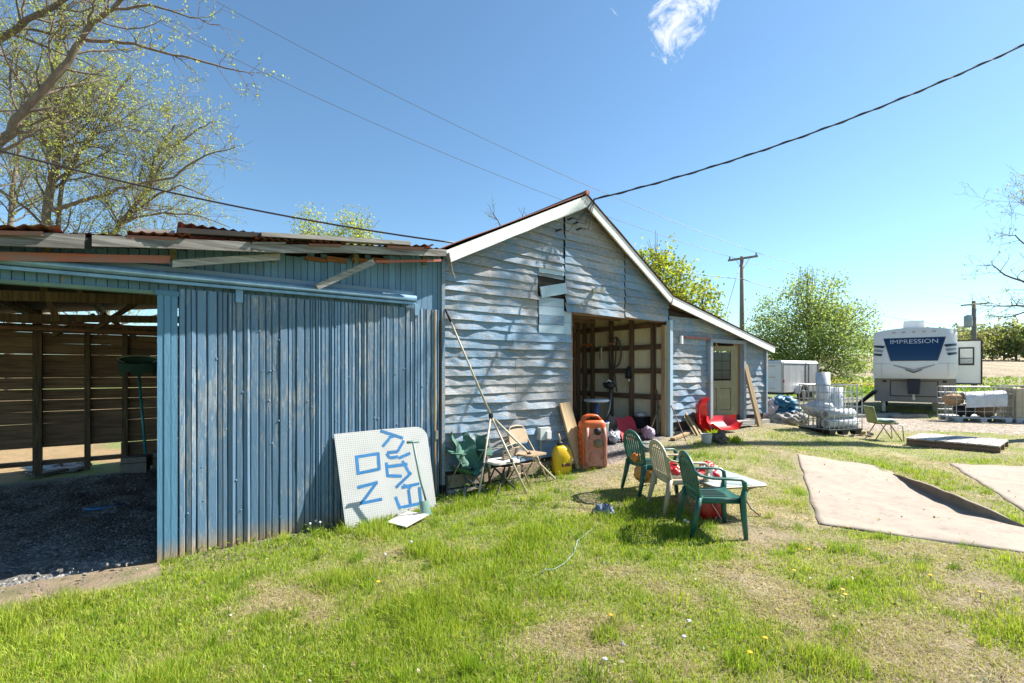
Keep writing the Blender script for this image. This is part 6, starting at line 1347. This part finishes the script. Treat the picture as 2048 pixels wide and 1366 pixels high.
carpet('second tan carpet lying flat at the right edge of the frame', (8.15, 9.0, 0), (9.9, 8.6, 0), (8.2, 4.9, 0), (5.95, 5.35, 0), None, 8)
dkA, dkB = gp(1812, 890), gp(2000, 908); dd = (dkB - dkA); dd.z = 0; dL = dd.length; dang = math.atan2(dd.y, dd.x); dp = thing('wooden_deck_panel', 'weathered grey wooden deck panel lying on the lawn beside the driveway', 'deck panel', dkA, dang)
for k in range(3): MB().box((dL / 2, .06 + k * .62, .075), (dL, .05, .13)).build('joist', brown_m, dp)
wpl = woodmat('pale_grey_deck_board', (.52, .49, .45), (.36, .33, .30), 'y'); nb_ = 9
for k in range(nb_): MB().box((dL * (k + .5) / nb_, .68, .155 + .004 * (k % 2)), (dL / nb_ - .018, 1.36 + .03 * (k % 3), .028)).build('deck_board', wpl, dp)
mc = gp(1772, 880); mcm = plain('olive_cushion', (.20, .23, .08), (.14, .16, .06), 6, .7); mch = thing('metal_chair', 'old metal lawn chair with olive back and tan tube legs', 'chair', mc + Vector((.0, .1, 0)), math.radians(-12))
mb = MB(); mb.grid(lambda i, j: Vector((-.24 - .10 * j / 6 - .01 * (i - 3) ** 2 * -.3, -.24 + .48 * i / 6, .42 + .42 * j / 6)), 6, 6); bko = mb.build('backrest', mcm, mch, True); bko.modifiers.new('thick', 'SOLIDIFY').thickness = .03
MB().box((.0, 0, .43), (.46, .48, .05)).build('seat', mcm, mch); MB().lump((.03, 0, .49), (.26, .22, .04), 3, .2, 3, 12).build('cushion', plain('teal_floral_cushion', (.16, .30, .30), (.40, .42, .36), 14, .8), mch, True)
for s_ in (-1, 1): MB().tube([(-.28, s_ * .23, 0), (-.05, s_ * .23, .40), (.18, s_ * .23, .42)], .014, 6).build('leg', fmt, mch, True); MB().tube([(.05, s_ * .23, .40), (.30, s_ * .24, .0)], .014, 6).build('leg', fmt, mch, True); MB().tube([(.16, s_ * .25, .44), (.30, s_ * .26, .36), (.33, s_ * .26, .0)], .012, 6).build('arm_tube', steel_m, mch, True)
lg = thing('firewood', 'small heap of split firewood lying left of the metal chair', 'firewood', gp(1722, 872))
for k, (dx, dy, l_, a_) in enumerate(((-.2, 0, .35, .9), (.0, .1, .3, -.3), (.25, 0, .35, 1.1), (.12, .15, .3, .6))): 
    M_ = Matrix.Rotation(a_, 3, 'Z'); MB().tube([Vector((dx, dy, .07)) - M_ @ Vector((l_ / 2, 0, 0)), Vector((dx, dy, .08)) + M_ @ Vector((l_ / 2, 0, 0))], [.045, .055], 8).build('log', tan_m if k % 2 else grey_m, lg)
# ------------------------------------------------------------------ lawn
rg = np.random.default_rng(12)
def inquad(x, y, q):
    s = None
    for k in range(4):
        a, b = q[k], q[(k + 1) % 4]; c_ = (b[0] - a[0]) * (y - a[1]) - (b[1] - a[1]) * (x - a[0])
        if s is None: s = c_ > 0
        elif (c_ > 0) != s: return False
    return True
CQ = [[(5.25, 9.05), (6.5, 8.75), (5.42, 4.2), (3.42, 5.44)], [(8.15, 9.05), (9.9, 8.65), (8.2, 4.9), (5.9, 5.33)]]
DQ = [(7.0, 14.9), (12.7, 18.0), (20, 15.4), (13.6, 12.9)]
def allowed(x, y):
    u, v = toB((x, y))
    if v > -.16 and -9 < u < 9.5 and v < 8.2: return False
    if u < -3.25 and v > -.55 + .12 * nz(x, y, 2.2): return False
    if 2.7 < u < 5.1 and v > -.75 + .3 * nz(x, y, 1.5): return False
    if v > 0: return u > 9.6
    for q in CQ:
        if inquad(x, y, q): return False
    return True
cols_g = np.array([(.20, .31, .025), (.27, .38, .03), (.35, .42, .045), (.15, .24, .025), (.40, .41, .07)])
cols_s = np.array([(.50, .40, .25), (.56, .46, .31), (.38, .30, .19)])
bx, by, bh, bw_, bc = [], [], [], [], []
def emit(x, y, h, w, c): bx.append(x); by.append(y); bh.append(h); bw_.append(w); bc.append(c)
def scatter(n, ymin, ymax, power):
    Y = (ymin ** (1 - power) + rg.random(n) * (ymax ** (1 - power) - ymin ** (1 - power))) ** (1 / (1 - power)); X = (rg.random(n) * 2 - 1) * (Y * 1.09 + 1.7)
    for x, y in zip(X, Y):
        if not allowed(x, y): continue
        Lh = lush(x, y); P_ = patch(x, y)
        if rg.random() > .42 + .75 * Lh - .42 * P_ * (1 - .5 * Lh): continue
        tall = smooth(.22, .6, nz(x, y, .85, 13.7) + .3 * nz(x, y, 2.2, 3)) * Lh
        h = (.018 + .040 * Lh * rg.random() + .012 * rg.random()) * (1 + 2.2 * tall)
        if rg.random() < .45 * (1 - Lh) + .06: c = cols_s[rg.integers(3)]; h *= .8
        else:
            c = cols_g[rg.integers(5)] * (.8 + .4 * rg.random()); k = .55 * (1 - Lh); c = c * (1 - k) + np.array((.46, .38, .18)) * k
        emit(x, y, h, .0028 + .0008 * y * .9, c)
        if Lh < .45 and rg.random() < .8: emit(x + .02 * rg.normal(), y + .02 * rg.normal(), .02 + .03 * rg.random(), .0035 + .0006 * y, cols_s[rg.integers(3)] * (.55 + .5 * rg.random()))
scatter(560000, 1.7, 9.5, 1.45)
scatter(90000, 9.0, 30, 1.6)
# tufts and weeds where the photograph shows them
CL = []
for k in range(900):
    y_ = 2.3 + 6.5 * rg.random(); x_ = (rg.random() * 2 - 1) * y_ * 1.05
    if allowed(x_, y_) and lush(x_, y_) > .38: CL.append((x_, y_))
def tuft(px, py, n, r, h, w=.006, cset=cols_g, lean=0):
    p = gp(px, py)
    for k in range(n):
        a = rg.random() * 6.283; d = r * math.sqrt(rg.random()); x, y = p.x + d * math.cos(a), p.y + d * math.sin(a)
        emit(x, y, h * (.45 + .75 * rg.random()) * (1 - .4 * d / r), w, cset[rg.integers(len(cset))] * (.75 + .45 * rg.random()))
for a in ((850, 1105, 420, .22, .19), (1060, 1075, 480, .24, .20), (900, 1120, 260, .2, .16), (820, 1235, 320, .16, .17), (770, 1220, 160, .12, .13), (1000, 1040, 260, .22, .15), (690, 1062, 130, .10, .17), (660, 1070, 90, .1, .10), (730, 1052, 70, .12, .09), (1350, 1070, 380, .24, .13), (1250, 1035, 300, .22, .12), (1300, 1060, 300, .25, .12), (1110, 1185, 140, .12, .11), (1210, 1275, 160, .10, .12), (1560, 1265, 200, .16, .09), (1480, 1330, 150, .1, .15), (1680, 1290, 160, .15, .09), (960, 1010, 240, .2, .17), (905, 1025, 130, .12, .22), (930, 1012, 120, .12, .20), (990, 985, 110, .14, .18), (1040, 978, 180, .16, .15), (1180, 942, 90, .12, .10), (1250, 905, 60, .1, .08), (1400, 890, 160, .3, .10), (1330, 893, 300, .35, .07), (1290, 897, 160, .3, .06), (1620, 880, 160, .3, .12), (1560, 875, 160, .35, .14), (1660, 885, 120, .3, .09), (1800, 815, 260, .9, .14), (1840, 824, 260, .7, .16), (1760, 818, 200, .7, .12), (1870, 835, 160, .5, .12), (400, 1105, 90, .15, .08), (480, 1092, 90, .15, .08), (560, 1082, 120, .15, .08), (350, 1120, 50, .08, .08), (640, 1068, 60, .05, .14), (1550, 838, 120, .3, .2), (1580, 870, 100, .3, .14)): tuft(*a)
for x_, y_ in CL:
    r_ = .03 + .07 * rg.random(); hh = .05 + .09 * rg.random() ** 2; cb_ = cols_g[rg.integers(4)] * (.8 + .4 * rg.random())
    for k in range(int(18 + 40 * rg.random())):
        a_ = rg.random() * 6.283; d_ = r_ * math.sqrt(rg.random()); emit(x_ + d_ * math.cos(a_), y_ + d_ * math.sin(a_), hh * (.5 + .7 * rg.random()), .0045, cb_ * (.75 + .45 * rg.random()))
yl_w = np.array([(.34, .40, .02), (.28, .36, .02)])
tuft(1430, 875, 150, .14, .20, .022, yl_w); tuft(1470, 885, 130, .13, .18, .02, yl_w)
bx, by, bh, bw_ = map(np.array, (bx, by, bh, bw_)); bc = np.array(bc); n = len(bx)
bz = np.array([G(x, y) for x, y in zip(bx, by)]) - .004 + np.array([.014 * nz(x, y, 3.1) + .02 * nz(x, y, .9, 4) for x, y in zip(bx, by)])
az_ = rg.random(n) * 6.283; lean_ = rg.normal(0, .55, n); strw = bc[:, 1] < bc[:, 0] * .86; lean_ = np.where(strw, 1.2 + 1.6 * rg.random(n), lean_); tw = rg.random(n) * 6.283
sx_, sy_ = np.cos(az_), np.sin(az_); lx, ly = np.cos(tw), np.sin(tw)
def row(t, wk):
    off = np.abs(lean_) * bh * t ** 1.8; cx = bx + lx * off; cy = by + ly * off; cz = bz + bh * t * (1 - .25 * np.abs(lean_) * t)
    return np.stack([cx - sx_ * bw_ * wk * .5, cy - sy_ * bw_ * wk * .5, cz], 1), np.stack([cx + sx_ * bw_ * wk * .5, cy + sy_ * bw_ * wk * .5, cz], 1)
a0_, b0_ = row(0, 1.0); a1_, b1_ = row(.55, .8); t_, _ = row(1.0, 0)
co = np.stack([a0_, b0_, a1_, b1_, t_], 1).reshape(-1, 3); i = np.arange(n) * 5
tri = np.concatenate([np.stack([i, i + 1, i + 3], 1), np.stack([i, i + 3, i + 2], 1), np.stack([i + 2, i + 3, i + 4], 1)])
grass_m = leafmat('grass_blades', (1, 1, 1), .42, .5)
gr_o = np_mesh('grass', co, tri, grass_m, np.repeat(bc, 5, 0)); stuff(tag(gr_o, 'patchy spring lawn of green and straw coloured grass blades', 'grass'))
# broad-leaved weeds along the wall foot and through the lawn
lv = Leaves(); rnd = random.Random(91)
for k in range(5200):
    if k < 1500:
        u_ = rnd.uniform(-3.1, 2.4); v_ = -rnd.uniform(.10, .55) if u_ < 0 else -rnd.uniform(.05, .5); p = B(u_, v_); z = G(p.x, p.y) + rnd.random() ** 2 * (.10 + .14 * (u_ > 0))
        if rnd.random() < .35: continue
        x, y = p.x, p.y
    else:
        y = rnd.uniform(2.3, 8.5); x = rnd.uniform(-1.05, 1.0) * y
        if not allowed(x, y) or lush(x, y) < .45 or nz(x, y, 1.6, 31) < .05: continue
        z = G(x, y) + rnd.uniform(.01, .04)
    c_ = rnd.choice([(.15, .25, .035), (.20, .29, .04), (.27, .33, .05)]); kk = rnd.uniform(.8, 1.2); lv.add((x, y, z), rnd.uniform(.02, .05), (c_[0] * kk, c_[1] * kk, c_[2] * kk))
for k in range(700):                                         # dead leaves and pale litter
    y = rnd.uniform(2.4, 9); x = rnd.uniform(-.7, 1.05) * y
    if allowed(x, y) or (y < 8.8 and x > 3 and rnd.random() < .7): c_ = rnd.choice([(.33, .24, .13), (.42, .34, .22), (.55, .52, .46), (.24, .16, .09)]); lv.add((x, y, G(x, y) + .025), rnd.uniform(.015, .045), c_)
dummy = bpy.data.objects.new('ground_cover', None)
wo_ = lv.build('ground_cover', dummy, grass_m, 3, .6); wo_.parent = None; bpy.data.objects.remove(dummy); wo_.name = 'ground_cover'; stuff(tag(wo_, 'low broad leaved weeds and dead leaves scattered through the lawn', 'weeds'))
# dandelions
dy_m = plain('dandelion_yellow', (.75, .42, .01), (.65, .32, .01), 30, .7); dw_m = plain('dandelion_clock', (.62, .62, .60), (.5, .5, .48), 30, .9); stem_m = plain('dandelion_stem', (.20, .25, .06), None, 8, .6)
def dandelion(px, py, kind, proto={}):
    p = gp(px, py); h = .06 if kind == 'y' else .12
    if kind not in proto:
        t = thing('dandelion', '', 'flower', p); MB().tube([(0, 0, 0), (.006, 0, h * .6), (0, 0, h)], .003, 4).build('stem', stem_m, t)
        if kind == 'y': MB().lathe([(.003, -.004), (.015, .0), (.014, .005), (.0, .007)], 10, (0, 0, h)).build('bloom', dy_m, t)
        else: MB().lump((0, 0, h), (.014, .014, .014), 2, .1, 4, 6).build('seed_head', dw_m, t)
        proto[kind] = t
    else: t = copy_tree(proto[kind]); t.location = p
    t['label'] = 'yellow dandelion bloom in the lawn' if kind == 'y' else 'white dandelion seed head on a tall stem'; t['group'] = 'yellow dandelions in the lawn' if kind == 'y' else 'dandelion seed heads'
for px, py in ((1222, 1248), (1520, 1035), (1618, 1112), (1588, 1155), (1530, 1295), (1500, 1325), (1685, 1195), (1690, 1205), (1695, 1065), (1780, 1075), (1365, 1065), (756, 1178), (1860, 1165), (1960, 1200)): dandelion(px, py, 'y')
for px, py in ((632, 1062), (640, 1065), (620, 1068), (1370, 1062), (1376, 1066), (770, 1135), (822, 1108)): dandelion(px, py, 'w')
# white litter scraps
for k, (px, py, lb) in enumerate(((1378, 1250, 'upper white litter scrap in the front lawn'), (1368, 1282, 'middle white litter scrap in the front lawn'), (1210, 1328, 'white litter scrap among tall grass at the bottom'), (1246, 1298, 'dark grey stone in the front lawn'))):
    tag(MB().lump((0, 0, 0), (.014, .012, .009), 60 + k, .4, 3, 8).build('litter_scrap' if k < 3 else 'field_stone', white_m if k < 3 else stone_m, None, False, gp(px, py) + Vector((0, 0, .03))), lb, 'litter' if k < 3 else 'stone')
# yellow flower strip and verge beyond the driveway
lv = Leaves(); 
for k in range(9000):
    y = rnd.uniform(31, 52); x = rnd.uniform(.55, 1.2) * y
    yel = nz(x, y, .12, 5) > .12 and y > 40; c_ = rnd.choice([(.50, .40, .02), (.40, .36, .03)]) if yel and rnd.random() < .7 else rnd.choice([(.14, .22, .03), (.18, .26, .04)])
    lv.add((x, y, G(x, y) + rnd.uniform(.05, .35)), rnd.uniform(.2, .4), c_)
dummy = bpy.data.objects.new('verge', None); vo_ = lv.build('verge', dummy, spring_m, 4, .4); vo_.parent = None; bpy.data.objects.remove(dummy); vo_.name = 'verge'; stuff(tag(vo_, 'bright green verge with yellow flowers at the edge of the field', 'verge'))
